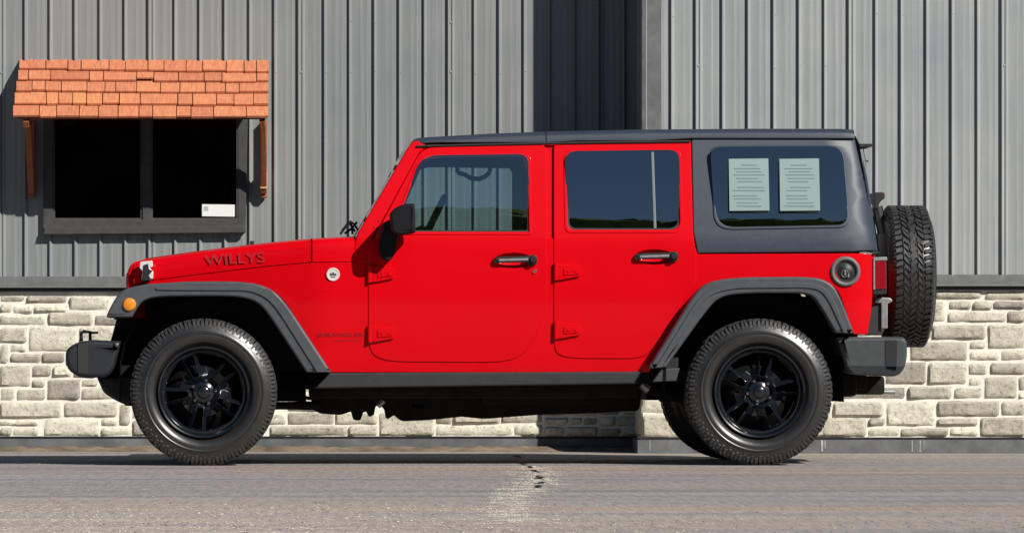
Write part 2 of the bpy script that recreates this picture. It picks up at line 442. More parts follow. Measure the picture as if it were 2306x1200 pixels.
# base trim: sloping drip cap over the stone
def base_trim(x0, x1, y):
    bm = bmesh.new()
    prof = [(y, 1.068), (y - .018, 1.066), (y - .022, 1.04), (y - .024, 1.015), (y - .052, 1.010), (y - .054, .998), (y - .040, .996), (y, .996)]
    grid_mesh(bm, [[(x, a, b) for a, b in prof] for x in (x0, x1)])
    return from_bm('base_trim', bm, M['trim'], bld, 20)
bpart(base_trim(-4.25, xj - .01, YB)); bpart(base_trim(xj - .02, 5.88, YR))
bm = bmesh.new()
grid_mesh(bm, [[(xj - a, q, z) for a, z in [(0, 1.068), (.018, 1.066), (.024, 1.015), (.052, 1.010), (.040, .996), (0, .996)]] for q in (YR - .02, YB)])
bpart(from_bm('base_trim', bm, M['trim'], bld, 20))
# black strips put in for shade under the trim and above the footing
bm = bmesh.new(); box(bm, -4.25, xj - .01, YB - .034, YB + .02, .972, .9955); bpart(from_bm('trim_shade', bm, M['black'], bld))
bm = bmesh.new(); box(bm, xj - .02, 5.88, YR - .034, YR + .02, .972, .9955); bpart(from_bm('trim_shade', bm, M['black'], bld))
bm = bmesh.new(); box(bm, -4.25, xj - .01, YB - .011, YB + .02, .076, .092); bpart(from_bm('footing_shade', bm, M['black'], bld))
bm = bmesh.new(); box(bm, xj - .006, 5.88, YR - .011, YR + .02, .080, .096); bpart(from_bm('footing_shade', bm, M['black'], bld))
# footing
bm = bmesh.new()
box(bm, -4.25, xj - .03, YB - .020, YB + .2, -.02, .076); bpart(from_bm('footing', bm, M['footing'], bld))
bm = bmesh.new(); box(bm, xj - .035, 5.88, YR - .020, YR + .25, -.02, .081)
box(bm, xj - .035, xj + .2, YR + .25, YB + .1, -.02, .0825); bpart(from_bm('footing', bm, M['footing'], bld))
for i, (a, w_) in enumerate(((1848, 6), (1856, 3), (2052, 4), (2070, 4), (2083, 2), (1500, 3))):
    pass
M['drip'] = varied('white paint drips', (.36, .37, .37), .8, .3, 30, 0)
for px, w_, z0 in ((1848, 5, .012), (1856, 2.5, .03), (2052, 2.5, .01), (2070, 2.5, .008), (2079, 1.5, .02), (1462, 2, .02)):
    bm = bmesh.new(); x = (px - VX) / KR; box(bm, x, x + w_ / KR, YR - .0225, YR - .018, z0, .079); bpart(from_bm('paint_drip', bm, M['drip'], bld))

# stone veneer
def stone_wall(rects, y, k, x0, x1, seed, name, axis='x'):
    rnd = random.Random(seed)
    bm = bmesh.new(); lay = bm.verts.layers.float.new('tone')
    for (a, b, c_, d) in rects:
        xa, xb = (a - VX) / k, (c_ - VX) / k; za, zb = HC - (d - VY) / k, HC - (b - VY) / k
        za = max(za - 1.2 / k, .090); zb = min(zb + 1.4 / k, .97); xa -= 1.4 / k; xb += 1.6 / k
        if xb - xa < .02 or zb - za < .015: continue
        W, H = xb - xa, zb - za
        nx = max(3, int(W / .016)); nz = max(3, int(H / .016))
        th = rnd.uniform(.014, .023); tone = min(1, max(0, rnd.gauss(.58, .26)))
        if rnd.random() < .14: tone = .97
        ox = rnd.random() * 50; tilt = rnd.uniform(-.008, .008); tl2 = rnd.uniform(-.008, .008)
        rows = []
        for j in range(nz + 1):
            r = []
            for i in range(nx + 1):
                s, t = i / nx, j / nz; e = min(s * W, (1 - s) * W, t * H, (1 - t) * H)
                edge = min(1, e / .0022); edge = math.sqrt(max(0, 1 - (1 - edge) ** 2))
                nn = noise.fractal(Vector((xa * 9 + s * W * 9 + ox, t * H * 11, ox)), .8, 2.2, 4)
                jx = noise.noise(Vector((ox, t * H * 14, 3))) * .004; jz = noise.noise(Vector((s * W * 10, ox, 7))) * .0045
                x = xa + s * W + (jx if i in (0, nx) else 0); z = za + t * H + (jz if j in (0, nz) else 0)
                dd = edge * (th + nn * .007 + tilt * (s - .5) + tl2 * (t - .5))
                v = bm.verts.new((x, y - .004 - dd, z)) if axis == 'x' else bm.verts.new((x, y, z))
                v[lay] = tone; r.append(v)
            rows.append(r)
        for A, B in zip(rows, rows[1:]):
            for i in range(nx): bm.faces.new((A[i], A[i + 1], B[i + 1], B[i]))
        # a skirt back to the mortar
        ring = rows[0] + [r[-1] for r in rows[1:]] + rows[-1][-2::-1] + [r[0] for r in rows[-2:0:-1]]
        bk = []
        for v in ring:
            w_ = bm.verts.new((v.co.x, y + .004, v.co.z)); w_[lay] = tone; bk.append(w_)
        for i in range(len(ring)):
            bm.faces.new((ring[i], bk[i], bk[(i + 1) % len(ring)], ring[(i + 1) % len(ring)]))
    return from_bm(name, bm, M['stone'], bld, 50)
def zoomed(L, s, ox, oy): return [(ox + a / s, oy + b / s, ox + c_ / s, oy + d / s) for a, b, c_, d in L]
LEFT = zoomed([(0,92,112,124),(124,92,312,130),(325,95,505,162),(0,134,55,176),(62,140,155,178),(160,142,312,172),(0,185,212,232),(225,172,432,234),(440,185,555,234),
 (0,245,125,315),(135,240,358,355),(370,240,550,355),(0,322,40,412),(48,322,125,358),(48,365,190,408),(195,362,300,408),(308,362,420,422),(0,420,142,518),(150,420,238,474),(245,420,335,474),
 (150,482,210,522),(220,485,372,580),(342,430,455,476),(380,485,455,520),(0,525,65,584),(78,530,210,584),(380,525,540,580),(0,592,285,665),(298,592,545,660),(555,600,605,700),
 (0,675,180,700),(0,708,55,750),(60,708,180,750),(205,668,465,752),(472,665,550,702),(472,708,615,752)], 2.07, 0, 620)
RIGHT = zoomed([(460,178,655,212),(670,178,840,218),(450,220,505,308),(518,222,612,258),(618,222,700,260),(705,222,840,256),(512,268,758,312),(765,263,840,312),
 (447,322,672,384),(683,320,840,422),(355,393,595,472),(605,393,672,425),(605,434,732,472),(738,430,840,472),(250,480,420,572),(430,482,592,572),(602,482,680,532),(692,482,840,532),
 (602,540,658,580),(668,540,805,632),(812,540,840,598),(60,584,332,635),(345,582,528,635),(540,587,655,632),(812,605,840,635),(30,645,240,708),(255,645,458,748),(468,643,730,708),(740,643,840,704),
 (-20,715,170,792),(178,715,248,750),(178,757,310,792),(315,757,515,792),(468,716,640,748),(522,755,642,792),(650,712,840,792)], 1.875, 1860, 560)
MID = zoomed([(18,780,108,845),(115,780,365,876),(115,884,365,950),(-15,884,108,950),(372,880,600,950),(18,957,435,1010),(442,957,600,1010),(610,884,905,1010),(915,884,1005,947),(1012,884,1262,947),(915,955,1332,1010),(1270,884,1490,942),(1340,950,1490,1010)], 2.4, 600, 560)
def ashlar(x0, y0, x1, y1, rnd, out):
    """split a hidden stretch of wall into irregular coursed blocks"""
    W, H = x1 - x0, y1 - y0
    if H > 46 or (H > 34 and rnd.random() < .5):
        if W > 170 or H <= 34:
            pass
    if W > 190 or (W > H * 3.4 and W > 60):
        s = x0 + W * rnd.uniform(.35, .65); ashlar(x0, y0, s - 4, y1, rnd, out); ashlar(s, y0, x1, y1, rnd, out); return
    if H > 48 or (H > 38 and rnd.random() < .45):
        s = y0 + H * rnd.uniform(.38, .62); ashlar(x0, y0, x1, s - 4, rnd, out); ashlar(x0, s, x1, y1, rnd, out); return
    if W > 130 or (W > 80 and rnd.random() < .3):
        s = x0 + W * rnd.uniform(.35, .65); ashlar(x0, y0, s - 4, y1, rnd, out); ashlar(s, y0, x1, y1, rnd, out); return
    out.append((x0, y0, x1, y1))
rn = random.Random(11); HB = []
ashlar(-230, 662, -4, 983, rn, HB); ashlar(-700, 662, -236, 983, rn, HB); ashlar(298, 662, 592, 983, rn, HB); ashlar(596, 662, 1222, 882, rn, HB)
HB2 = []
ashlar(1226, 662, 1345, 983, rn, HB2); ashlar(1349, 662, 1434, 983, rn, HB2)
HR = []
ashlar(1446, 655, 1600, 930, rn, HR); ashlar(1604, 655, 1850, 983, rn, HR); ashlar(1854, 655, 1990, 866, rn, HR); ashlar(1994, 655, 2095, 764, rn, HR)
HR += [(1446, 934, 1530, 985), (1534, 934, 1600, 985), (1820, 870, 1870, 983)]; ashlar(2312, 655, 2480, 983, rn, HR); ashlar(2486, 655, 3050, 983, rn, HR)
HR += [(1854, 870, 1888, 898)]
bpart(stone_wall(LEFT + HB + MID + HB2, YB, KB, 0, 0, 21, 'stone_base'))
bpart(stone_wall(RIGHT + HR, YR, KR, 0, 0, 22, 'stone_base'))
# return of the stone round the jog
st = stone_wall([(VX + a * KR, b, VX + c_ * KR, d) for a, b, c_, d in ((.0, 662, .3, 740), (.32, 662, YB - YR, 720), (.0, 745, .22, 800), (.24, 725, YB - YR, 800), (0, 805, .35, 880), (.37, 805, YB - YR, 880), (0, 885, .25, 983), (.27, 885, YB - YR, 983))], 0, KR, 0, 0, 5, 'stone_base')
st.data.transform(Matrix.Translation((xj, YB, 0)) @ Matrix.Rotation(R(-90), 4, 'Z')); bpart(st)
bm = bmesh.new(); box(bm, -4.25, xj, YB - .008, YB + .15, .07, 1.0)
bpart(from_bm('mortar_bed', bm, M['mortar'], bld))
bm = bmesh.new(); box(bm, xj - .004, 5.88, YR - .008, YR + .15, .07, 1.0); box(bm, xj - .004, xj + .1, YR + .15, YB + .1, .07, 1.0)
bpart(from_bm('mortar_bed', bm, M['mortar'], bld))

# window of the building
SB = flat(YB)
wf = bpart(panel('window', M['frame'], bld, [(97, 250), (558, 250), (553, 522), (97, 527)],
    [[(120, 262), (321, 262), (321, 495), (120, 495)], [(339, 262), (536, 262), (536, 493), (339, 493)]], S=flat(YB - .040), t=.05, b=.004, shear=False, cuts=False))
panel('window_sill', M['frame'], wf, [(101, 512), (552, 509), (554, 524), (97, 528)], S=flat(YB - .062), t=.03, b=.005, shear=False, cuts=False)
for a, b_ in ((118, 322), (338, 538)):
    panel('sash', M['frame'], wf, [(a, 258), (b_, 258), (b_, 498), (a, 498)], [[(a + 6, 266), (b_ - 6, 266), (b_ - 6, 491), (a + 6, 491)]], S=flat(YB - .030 if a < 200 else YB - .035), t=.012, b=.003, shear=False, cuts=False)
    panel('pane', M['bglass'], wf, [(a, 258), (b_, 258), (b_, 497), (a, 497)], S=flat(YB - .0205), t=0, shear=False, cuts=False)
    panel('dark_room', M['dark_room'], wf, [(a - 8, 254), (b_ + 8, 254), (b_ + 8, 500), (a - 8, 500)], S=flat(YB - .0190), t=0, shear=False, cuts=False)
ns = tag(panel('notice', M['paper'], None, [(455, 460), (530, 461), (530, 488), (455, 487)], S=flat(YB - .0225), t=.0012, b=.0003, shear=False, cuts=False), 'small white notice in the lower corner of the dark wall window', 'notice')
panel('printed_mark', M['paper_ink'], ns, [(459, 465), (469, 465), (469, 475), (459, 475)], S=flat(YB - .0233), t=.0006, b=.0002, shear=False, cuts=False)

# awning: five courses of cedar shingles over the window
aw_d = .571
zt, zf = HC + (VY - 138) / KB, HC + (VY - 280) / KB
def awp(px, s, lift=0.0):
    """s = 0 at the wall, 1 at the front edge; px given as seen at that depth"""
    y = YB - aw_d * s; z = zt + (zf - zt) * s
    nrm = Vector((0, -(zt - zf), aw_d)).normalized()
    x = (px - VX) * (D0 + y) / F
    return Vector((x, y, z)) + nrm * lift
aw = None
C = [[160,385,570,680,915,1050,1240,1375,1560,1697,1895,2045,2150,2255],[150,240,425,748,868,1145,1290,1495,1710,1860,2150,2252],
 [135,270,380,515,730,880,970,1145,1345,1507,1720,1890,2005,2252],[120,390,490,610,725,860,1000,1175,1490,1615,1815,1960,2125,2250],[108,330,475,665,825,990,1165,1280,1480,1600,1790,2065,2250]]
PY = [(134, 141), (161, 168), (185, 190), (211, 214), (239, 243), (269, 270)]
def s_of(py):     # invert: row in the photo to position down the slope
    lo, hi = -.1, 1.1
    for _ in range(40):
        s = (lo + hi) / 2; y = YB - aw_d * s; z = zt + (zf - zt) * s
        if VY - (z - HC) * F / (D0 + y) < py: lo = s
        else: hi = s
    return s
bm = bmesh.new(); lay = bm.verts.layers.float.new('tone'); rnd = random.Random(3)
for r, xs in enumerate(C):
    for a, b_ in zip(xs, xs[1:]):
        pa, pb = a / 3.72, b_ / 3.72; f = (pa - 30) / 575
        st_ = PY[r][0] * (1 - f) + PY[r][1] * f; sb = PY[r + 1][0] * (1 - f) + PY[r + 1][1] * f
        s0, s1 = s_of(st_) - .03, s_of(sb) + rnd.uniform(-.012, .012)
        g = rnd.uniform(.7, 1.3); th = rnd.uniform(.010, .016)
        base = .003; tone = min(1, max(0, rnd.gauss(.50, .13))) if r != 3 else min(1, max(0, rnd.gauss(.74 if pa < 240 else .56, .13)))
        l0, l1 = base + .001, base + .014 + rnd.uniform(0, .004)
        if r == 1 and abs(a - 1145) < 3: l1 += .006; s1 -= .02
        P = [awp(pa + g, s0, l0), awp(pb - g, s0, l0), awp(pb - g, s1, l1 + th * .4), awp(pa + g, s1, l1 + th * .4)]
        Q = [awp(pa + g, s0, l0 - .003), awp(pb - g, s0, l0 - .003), awp(pb - g, s1, l1 - th * .6), awp(pa + g, s1, l1 - th * .6)]
        V = [bm.verts.new(p) for p in P + Q]
        for v in V: v[lay] = tone
        for q in ((0, 3, 2, 1), (4, 5, 6, 7), (0, 1, 5, 4), (1, 2, 6, 5), (2, 3, 7, 6), (3, 0, 4, 7)): bm.faces.new([V[i] for i in q])
aw = bpart(from_bm('awning', bm, M['cedar'], bld, 20))
bm = bmesh.new()      # deck under the shingles
P = [awp(48, 0.02, -.001), awp(602, 0.02, -.001), awp(598, .93, -.001), awp(40, .93, -.001)]; Q = [p + Vector((0, 0, -.022)) for p in P]
V = [bm.verts.new(p) for p in P + Q]
for q in ((0, 3, 2, 1), (4, 5, 6, 7), (0, 1, 5, 4), (1, 2, 6, 5), (2, 3, 7, 6), (3, 0, 4, 7)): bm.faces.new([V[i] for i in q])
from_bm('awning_deck', bm, M['cedar_beam'], aw)
def bracket(pxw, wd):
    bm = bmesh.new(); x = (pxw - VX) / KB; w2 = wd / 2 / KB
    z_low = HC + (VY - 432) / KB
    # diagonal brace from the wall up to the front edge, wall post, rafter
    def beam(p, q, hw, hh):
        d = (q - p).normalized(); up = Vector((1, 0, 0)).cross(d).normalized(); V = []
        for c_ in (p, q):
            for sx, sz in ((-1, -1), (1, -1), (1, 1), (-1, 1)): V.append(bm.verts.new(c_ + Vector((sx * hw, 0, 0)) + up * sz * hh))
        for f in ((3, 2, 1, 0), (4, 5, 6, 7), (0, 1, 5, 4), (1, 2, 6, 5), (2, 3, 7, 6), (3, 0, 4, 7)): bm.faces.new([V[i] for i in f])
    beam(Vector((x, YB - .05, z_low)), Vector((x, YB - .31, zf - .005)), w2, .028)
    beam(Vector((x, YB - .035, zf + .02)), Vector((x, YB - .035, z_low - .04)), w2 * .98, .022)
    beam(Vector((x, YB - .02, zt - .06)), Vector((x, YB - aw_d * .94, zf - .028)), w2 * .97, .022)
    bmesh.ops.bevel(bm, geom=bm.edges[:], offset=.004, segments=1, affect='EDGES')
    from_bm('bracket', bm, M['cedar_beam'], aw)
bracket(72, 14); bracket(595, 13)
bm = bmesh.new(); xx = (594 - VX) / KB; zz = HC + (VY - 407) / KB; box(bm, xx - 7 / KB, xx + 8 / KB, YB - .10, YB - .02, zz - 19 / KB, zz + 19 / KB, .003)
from_bm('bracket_block', bm, M['cedar_lit_end'], aw)  # pale colour carries the sunlight on this lower end of the post
for o in BL: o.location = o.location - bld.location

# ---------------------------------------------------------------- woods behind the camera, seen mirrored in the car windows
M['wood'] = varied('far foliage', (.11, .17, .05), .9, .5, .6, 0, spec=.1)
WOOD_TOP = 17.9
rnd = random.Random(9)
tb = bmesh.new(); bmesh.ops.create_icosphere(tb, subdivisions=2, radius=1); tb.verts.index_update()
TV = [v.co.copy() for v in tb.verts]; TF = [[v.index for v in f.verts] for f in tb.faces]; tb.free()
WV, WF = [], []
def crown(x, yy, z, r):
    o = len(WV); c0 = Vector((x, yy, z))
    for t in TV: p = c0 + t * r; WV.append(p + noise.noise_vector(p * (1.6 / r)) * r * .35)
    WF.extend([[o + i for i in f] for f in TF])
for i in range(120):
    x = -75 + i * 1.45 + rnd.uniform(-.6, .6); yy = -64 + rnd.uniform(-2, 2)
    for j in range(5): crown(x + rnd.uniform(-1, 1), yy, WOOD_TOP - 3.6 - j * 3.6, rnd.uniform(2.4, 3.2))
for i in range(-46, 84):
    x = i * .42 + rnd.uniform(-.1, .1); t_ = WOOD_TOP + 1.7 * math.exp(-((x - 4.8) / .8) ** 2) - (.3 if x < 4 else 0) + (.7 * math.sin(x * .8) if x < 1.5 else 0) + rnd.uniform(-.08, .08)
    for j in range(7): crown(x + rnd.uniform(-.3, .3), -61 + rnd.uniform(-.4, .4), t_ - .8 - j * .8, rnd.uniform(.65, .85))
wm = bpy.data.meshes.new('woodland'); wm.from_pydata(WV, [], WF)
tag(link('woodland', wm, M['wood']), kind='stuff')

# ================================================================ the car
CAR['on'] = True
car = tag(empty('parked_car'), 'bright red four-door off-road vehicle with grey-black hardtop and black wheels parked before the building', 'car')
def sstep(a, b, x):
    t = min(1, max(0, (x - a) / (b - a))); return t * t * (3 - 2 * t)
def zpy(py): return HC - (py - VY) / 423.0
def SBODY(px, py):
    z = zpy(py); y = .140 + .10 * max(0, .95 - z) ** 2 + .06 * max(0, z - .95) ** 2
    t = z - 1.20
    if t > -.03:
        # belt: tilt grows from nearly upright to about ten degrees
        q = min(max(t + .03, 0), .06); y += .165 * q * q / .12 + (.165 * (t - .03) if t > .03 else 0)
    if px < 720: y += (720 - px) * .00042
    if px > 1900: y += (px - 1900) ** 2 * .000006
    return y
def SG(px, py):       # glass: slightly cylindrical, tilt from 7 to 11 degrees
    t = (520 - py) / K0
    return SBODY(px, 520) + .012 + math.tan(R(6.3)) * t + .075 * t * t
def off(S, d): return lambda px, py: S(px, py) + d
P_ = M['paint']
# doors
fd_out = [(829, 575, 6), (833, 552, 8), (943, 346, 20), (962, 333, 16), (1100, 328), (1222, 325, 6), (1231, 333, 8), (1232, 690, 30), (1214, 745, 50), (1184, 796, 50), (1140, 816, 50), (880, 815, 50), (840, 802, 30), (829, 775, 30)]
fw_in = [(884, 522, 8), (950, 362, 22), (978, 352, 12), (1176, 349, 12), (1188, 361, 12), (1191, 522, 5)]
rd_out = [(1247, 328, 6), (1256, 323, 8), (1553, 319, 6), (1557, 330, 8), (1562, 520), (1568, 570), (1568, 640, 20), (1470, 790, 40), (1440, 808, 30), (1285, 807, 40), (1252, 798, 30), (1247, 770, 20)]
rw_in = [(1276, 356, 14), (1290, 343, 14), (1515, 340, 14), (1528, 352, 14), (1532, 505, 12), (1520, 517, 12), (1286, 517, 10), (1279, 508, 8)]
doors = []
def cup(px, py, k=1.0): return [(px - 4 + 44 * k * math.cos(t * math.pi / 10), py - 1 + 17 * k * math.sin(t * math.pi / 10)) for t in range(20)]
HP = ((1160, 588), (1478, 580))
for (out, hole), hp_ in zip(((fd_out, fw_in), (rd_out, rw_in)), HP):
    a, b_ = panel('door', P_, car, out, [hole, cup(*hp_)], S=off(SBODY, -.006), t=.045, b=.006, bseg=3, mirror=True); doors.append((a, b_))
def inset(poly, d):
    cx = sum(p[0] for p in poly) / len(poly); cy = sum(p[1] for p in poly) / len(poly); out = []
    for p in poly:
        out.append((p[0] + (d if p[0] < cx else -d), p[1] + (d if p[1] < cy else -d), *(p[2:])))
    return out
for (dr, dm), hole, gm in ((doors[0], fw_in, 'glass'), (doors[1], rw_in, 'tint')):
    s = panel('window_seal', M['seal'], dr, inset(hole, -2), [inset(hole, 3.5)], S=off(SBODY, .001), t=.02, b=.002, cuts=True)
    mirror_of(s, dm)
    g = panel('window_glass', M[gm], dr, inset(hole, -3), S=SG, t=0); mirror_of(g, dm)
panel('window_divider', M['greystrip'], doors[1][0], [(1467, 342), (1473, 342), (1479, 515), (1473, 515)], S=off(SG, -.006), t=.012, b=.003)
panel('window_divider', M['greystrip'], doors[1][1], [(1467, 342), (1473, 342), (1479, 515), (1473, 515)], S=lambda px, py: 2 * YC - SG(px, py) - .006, t=.012, b=.003)
# red lip highlights round the openings
for (dr, dm), hole in ((doors[0], fw_in), (doors[1], rw_in)):
    s = panel('window_frame', P_, dr, inset(hole, -7), [inset(hole, -1)], S=off(SBODY, -.010), t=.010, b=.003); mirror_of(s, dm)

# body side: lower tub with wheel arches cut out
tub = [(330, 634), (450, 619), (600, 601), (702, 592), (800, 590), (829, 575), (833, 548, 6), (842, 536), (1560, 536), (1572, 572), (1962, 570, 14), (1970, 582, 8), (1966, 690, 20), (1956, 752), (1924, 752), (1890, 650, 30), (1850, 628, 30), (1690, 628), (1600, 636, 30), (1560, 672, 30), (1462, 838), (744, 838), (640, 676, 30), (610, 650, 30), (560, 640, 20), (400, 640), (330, 645)]
panel('body', P_, car, tub, [cup(*p, 1.04) for p in HP], S=SBODY, t=.02, b=.004, mirror=True)
# upper side frame: sills of the doors, B pillar and rails behind the doors
frame_up = [(842, 538), (948, 340, 10), (965, 326), (1560, 316), (1566, 538)]
panel('side_frame', P_, car, frame_up, [inset(fw_in, -4), inset(rw_in, -4)], S=off(SBODY, .012), t=.03, b=.003, mirror=True)
# windscreen frame
wsf = [(798, 548), (806, 524), (920, 330, 10), (930, 319, 6), (944, 317), (962, 330), (944, 345), (838, 540), (832, 590), (798, 590)]
a, b_ = panel('windscreen_frame', P_, car, wsf, S=SBODY, t=.07, b=.010, bseg=3, mirror=True)
bm = bmesh.new()
for px in (842, 866, 884, 858):
    pass
def car_pt(px, py, y): u, v = uv(px, py); return to_world(u, v, 0, flat(y), True)
for pxy in ((822, 555), (843, 512), (852, 497)):
    bm = bmesh.new(); p = car_pt(*pxy, SBODY(*pxy) - .001); lathe(bm, [(.0005, -.003), (.004, -.002), (.005, .002)], 8, tuple(p)); from_bm('bolt', bm, M['black'], a)
bm = bmesh.new()
a0, a1 = car_pt(925, 322, .35), car_pt(945, 334, .35)
box(bm, a0.x, a1.x + .01, .30, 2 * YC - .30, a1.z - .02, a0.z, .01)
from_bm('windscreen_header', bm, P_, car)
bm = bmesh.new(); A = car_pt(806, 536, .3); B = car_pt(921, 332, .3)
grid_mesh(bm, [[(A.x, .20, A.z), (A.x - .015, YC, A.z), (A.x, 2 * YC - .20, A.z)], [(B.x, .28, B.z), (B.x - .02, YC, B.z), (B.x, 2 * YC - .28, B.z)]])
from_bm('windscreen', bm, M['glass'], car)

# hood: loft across the car
top = [(292, 603), (300, 592), (330, 582), (430, 568), (540, 555), (620, 546), (702, 539)]
def hood_top(px):
    for (a, b_), (c_, d) in zip(top, top[1:]):
        if px <= c_: return b_ + (d - b_) * (px - a) / (c_ - a)
    return 539 - (px - 702) * .05
seam = [(300, 640), (330, 632), (450, 617), (600, 599), (702, 590), (810, 589)]
def seam_y(px):
    for (a, b_), (c_, d) in zip(seam, seam[1:]):
        if px <= c_: return b_ + (d - b_) * (px - a) / (c_ - a)
    return 589
def hood_loft(name, xs, mtl, nose=False):
    rows = []
    for px in xs:
        ys = SBODY(px, 590); zc = car_pt(px, hood_top(px), YC).z; ze = car_pt(px, seam_y(px), ys).z
        x = car_pt(px, 600, ys).x; H = zc - ze; hw = YC - ys; half = []
        r = min(.055, H * .6)
        half.append((ys, ze)); half.append((ys + .002, ze + (H - r) * .5)); half.append((ys + .006, ze + H - r - .012))
        for k in range(1, 7):
            th = k / 6 * math.pi / 2; half.append((ys + .006 + r * (1 - math.cos(th)), ze + H - r - .012 + (r - .006) * math.sin(th)))
        y1, z1 = half[-1]
        for k in range(1, 7):
            t = k / 6; half.append((y1 + (YC - y1) * t, z1 + (zc - z1) * (1 - (1 - t) ** 2)))
        full = half + [(2 * YC - a, b_) for a, b_ in half[-2::-1]]
        rows.append([(x, a, b_) for a, b_ in full])
    bm = bmesh.new(); V = grid_mesh(bm, rows)
    if nose: bm.faces.new(V[0][::-1])
    return from_bm(name, bm, mtl, car, 40)
hood = hood_loft('hood', [302, 308, 316, 330, 360, 400, 450, 500, 550, 600, 650, 700], P_, True)
hood_loft('cowl', [703.5, 740, 780, 806], P_)
# hood lettering, latch, wipers
M['letter_hood'] = mat('hood letter decal', (.42, .02, .03), .45)
SH_ = lambda px, py: SBODY(px, 590) + .006 + max(0, (570 - py)) * .0004
text_part('lettering', 'WILLYS', 462, 597, 134, 24, M['letter_hood'], hood, lambda px, py: SBODY(px, 590) - .004, ang=.045)
lt = panel('hood_latch', M['badge'], car, [(316, 590, 3), (344, 587, 3), (345, 600), (338, 604), (346, 612), (345, 628, 3), (318, 630, 3), (322, 612), (315, 604)], S=lambda px, py: SBODY(330, 590) - .035, t=.03, b=.005)
panel('latch_rubber', M['black'], lt, [(324, 597), (334, 594), (336, 606), (344, 610), (336, 620), (342, 632), (318, 632), (322, 618)], S=lambda px, py: SBODY(330, 590) - .042, t=.02, b=.003)
bm = bmesh.new()
for k, (pts) in enumerate(([(766, 528), (778, 512), (790, 498), (798, 506), (806, 518)], [(776, 526), (792, 515), (804, 500)], [(770, 520), (784, 500), (800, 522)], [(790, 498), (794, 528)])):
    y = .42 + .05 * k; tube(bm, [car_pt(px, py, y) for px, py in pts], .007, 6)
from_bm('wiper', bm, M['black'], car)
bm = bmesh.new(); p = car_pt(568, 552, YC); box(bm, p.x - .012, p.x + .012, YC - .05, YC + .05, p.z - .02, p.z + .022, .004)
from_bm('washer_nozzle', bm, M['black'], hood)
# grille
gr = panel('grille', P_, car, [(287, 612, 6), (296, 594, 10), (310, 588), (330, 584), (330, 716), (283, 716)], S=flat(.345), t=1.187, b=.02, bseg=3, cuts=False)
bm = bmesh.new(); gx = car_pt(285, 650, .5).x
for k in range(7):
    y = YC + (k - 3) * .085; box(bm, gx - .004, gx + .06, y - .026, y + .026, .80, 1.03, .012)
from_bm('grille_slot', bm, M['liner'], gr)
for s in (-1, 1):
    bm = bmesh.new(); lathe(bm, [(.001, -.03), (.06, -.022), (.088, 0), (.09, .02)], 32)
    o = from_bm('headlight', bm, M['chrome'], car); o.data.transform(Matrix.Translation((gx + .05, YC + s * .43, .93)) @ Matrix.Rotation(R(-90), 4, 'Z'))
# inner structure so nothing shows through: engine bay block, floor, firewall
bm = bmesh.new()
x = lambda px: (px - VX) / K0 * 1.02
box(bm, x(335), x(790), .40, 2 * YC - .40, .50, 1.00)
box(bm, x(720), x(1560), .20, 2 * YC - .20, .43, .50)
box(bm, x(1480), x(1935), .45, 2 * YC - .45, .50, .90)
box(bm, x(700), x(745), .22, 2 * YC - .22, .45, 1.12)
from_bm('chassis', bm, M['under'], car)
# wheel arch liners
def liner(pxl, pxr, pyt, ylo, yhi):
    bm = bmesh.new(); n = 18; rows = []
    cx, r = (pxl + pxr) / 2, (pxr - pxl) / 2
    for y in (ylo, yhi):
        rows.append([car_pt(cx - r * math.cos(math.pi * k / n) ** 1 , 905 - (905 - pyt) * min(1, math.sin(math.pi * k / n) ** .55), YC if False else .06) for k in range(n + 1)])
        for p in rows[-1]: p.y = y
    V = grid_mesh(bm, rows); bm.faces.new(V[1])
    for z in (1, -1): pass
    o = from_bm('wheel_liner', bm, M['liner'], car); mirror_of(o, car)
liner(268, 690, 668, .10, .52)
liner(1500, 1905, 660, .10, .52)
# lower front: black frame horn and panel behind the bumper
panel('front_frame', M['under'], car, [(268, 700), (345, 700), (345, 860), (300, 905, 20), (262, 895, 20), (238, 872, 10), (228, 850)], S=flat(.40), t=1.08, b=.01, cuts=False)
panel('air_dam', M['black'], car, [(218, 848, 6), (300, 848), (308, 900), (290, 914, 10), (262, 902, 16), (234, 884, 10)], S=flat(.30), t=1.28, b=.02, cuts=False)

# flares
ff_out = [(240, 712, 6), (246, 698), (262, 668, 20), (280, 650, 20), (330, 640), (420, 634), (550, 633, 60), (606, 646, 50), (640, 676, 50), (747, 838, 3), (690, 838, 3), (602, 704, 40), (580, 680, 40), (540, 668, 40), (480, 667), (360, 668, 30), (322, 676, 30), (306, 700, 12), (298, 715, 4), (242, 715, 3)]
rf_out = [(1462, 828, 3), (1560, 668, 40), (1590, 636, 50), (1650, 624, 60), (1830, 622, 50), (1868, 632, 40), (1890, 655, 40), (1927, 750, 3), (1885, 750, 3), (1850, 690, 40), (1832, 664, 40), (1800, 660), (1680, 660, 50), (1622, 668, 50), (1592, 700, 40), (1500, 828, 3)]
def SFL(px, py):      # flare face leans outward a little at its lower lip
    return .012
fl, flm = panel('fender_flare', M['flare'], car, ff_out, S=SFL, t=.36, b=.020, bseg=4, cuts=False, mirror=True)
panel('flare_lip', M['flare'], fl, [(606, 650, 10), (640, 682, 30), (741, 838), (714, 838), (622, 694, 30), (596, 668, 20), (560, 655, 20), (350, 654, 20), (350, 646, 10), (560, 645, 20)], S=flat(.004), t=.012, b=.005, bseg=3, cuts=False)
rl, rlm = panel('fender_flare', M['flare'], car, rf_out, S=SFL, t=.14, b=.020, bseg=4, cuts=False, mirror=True)
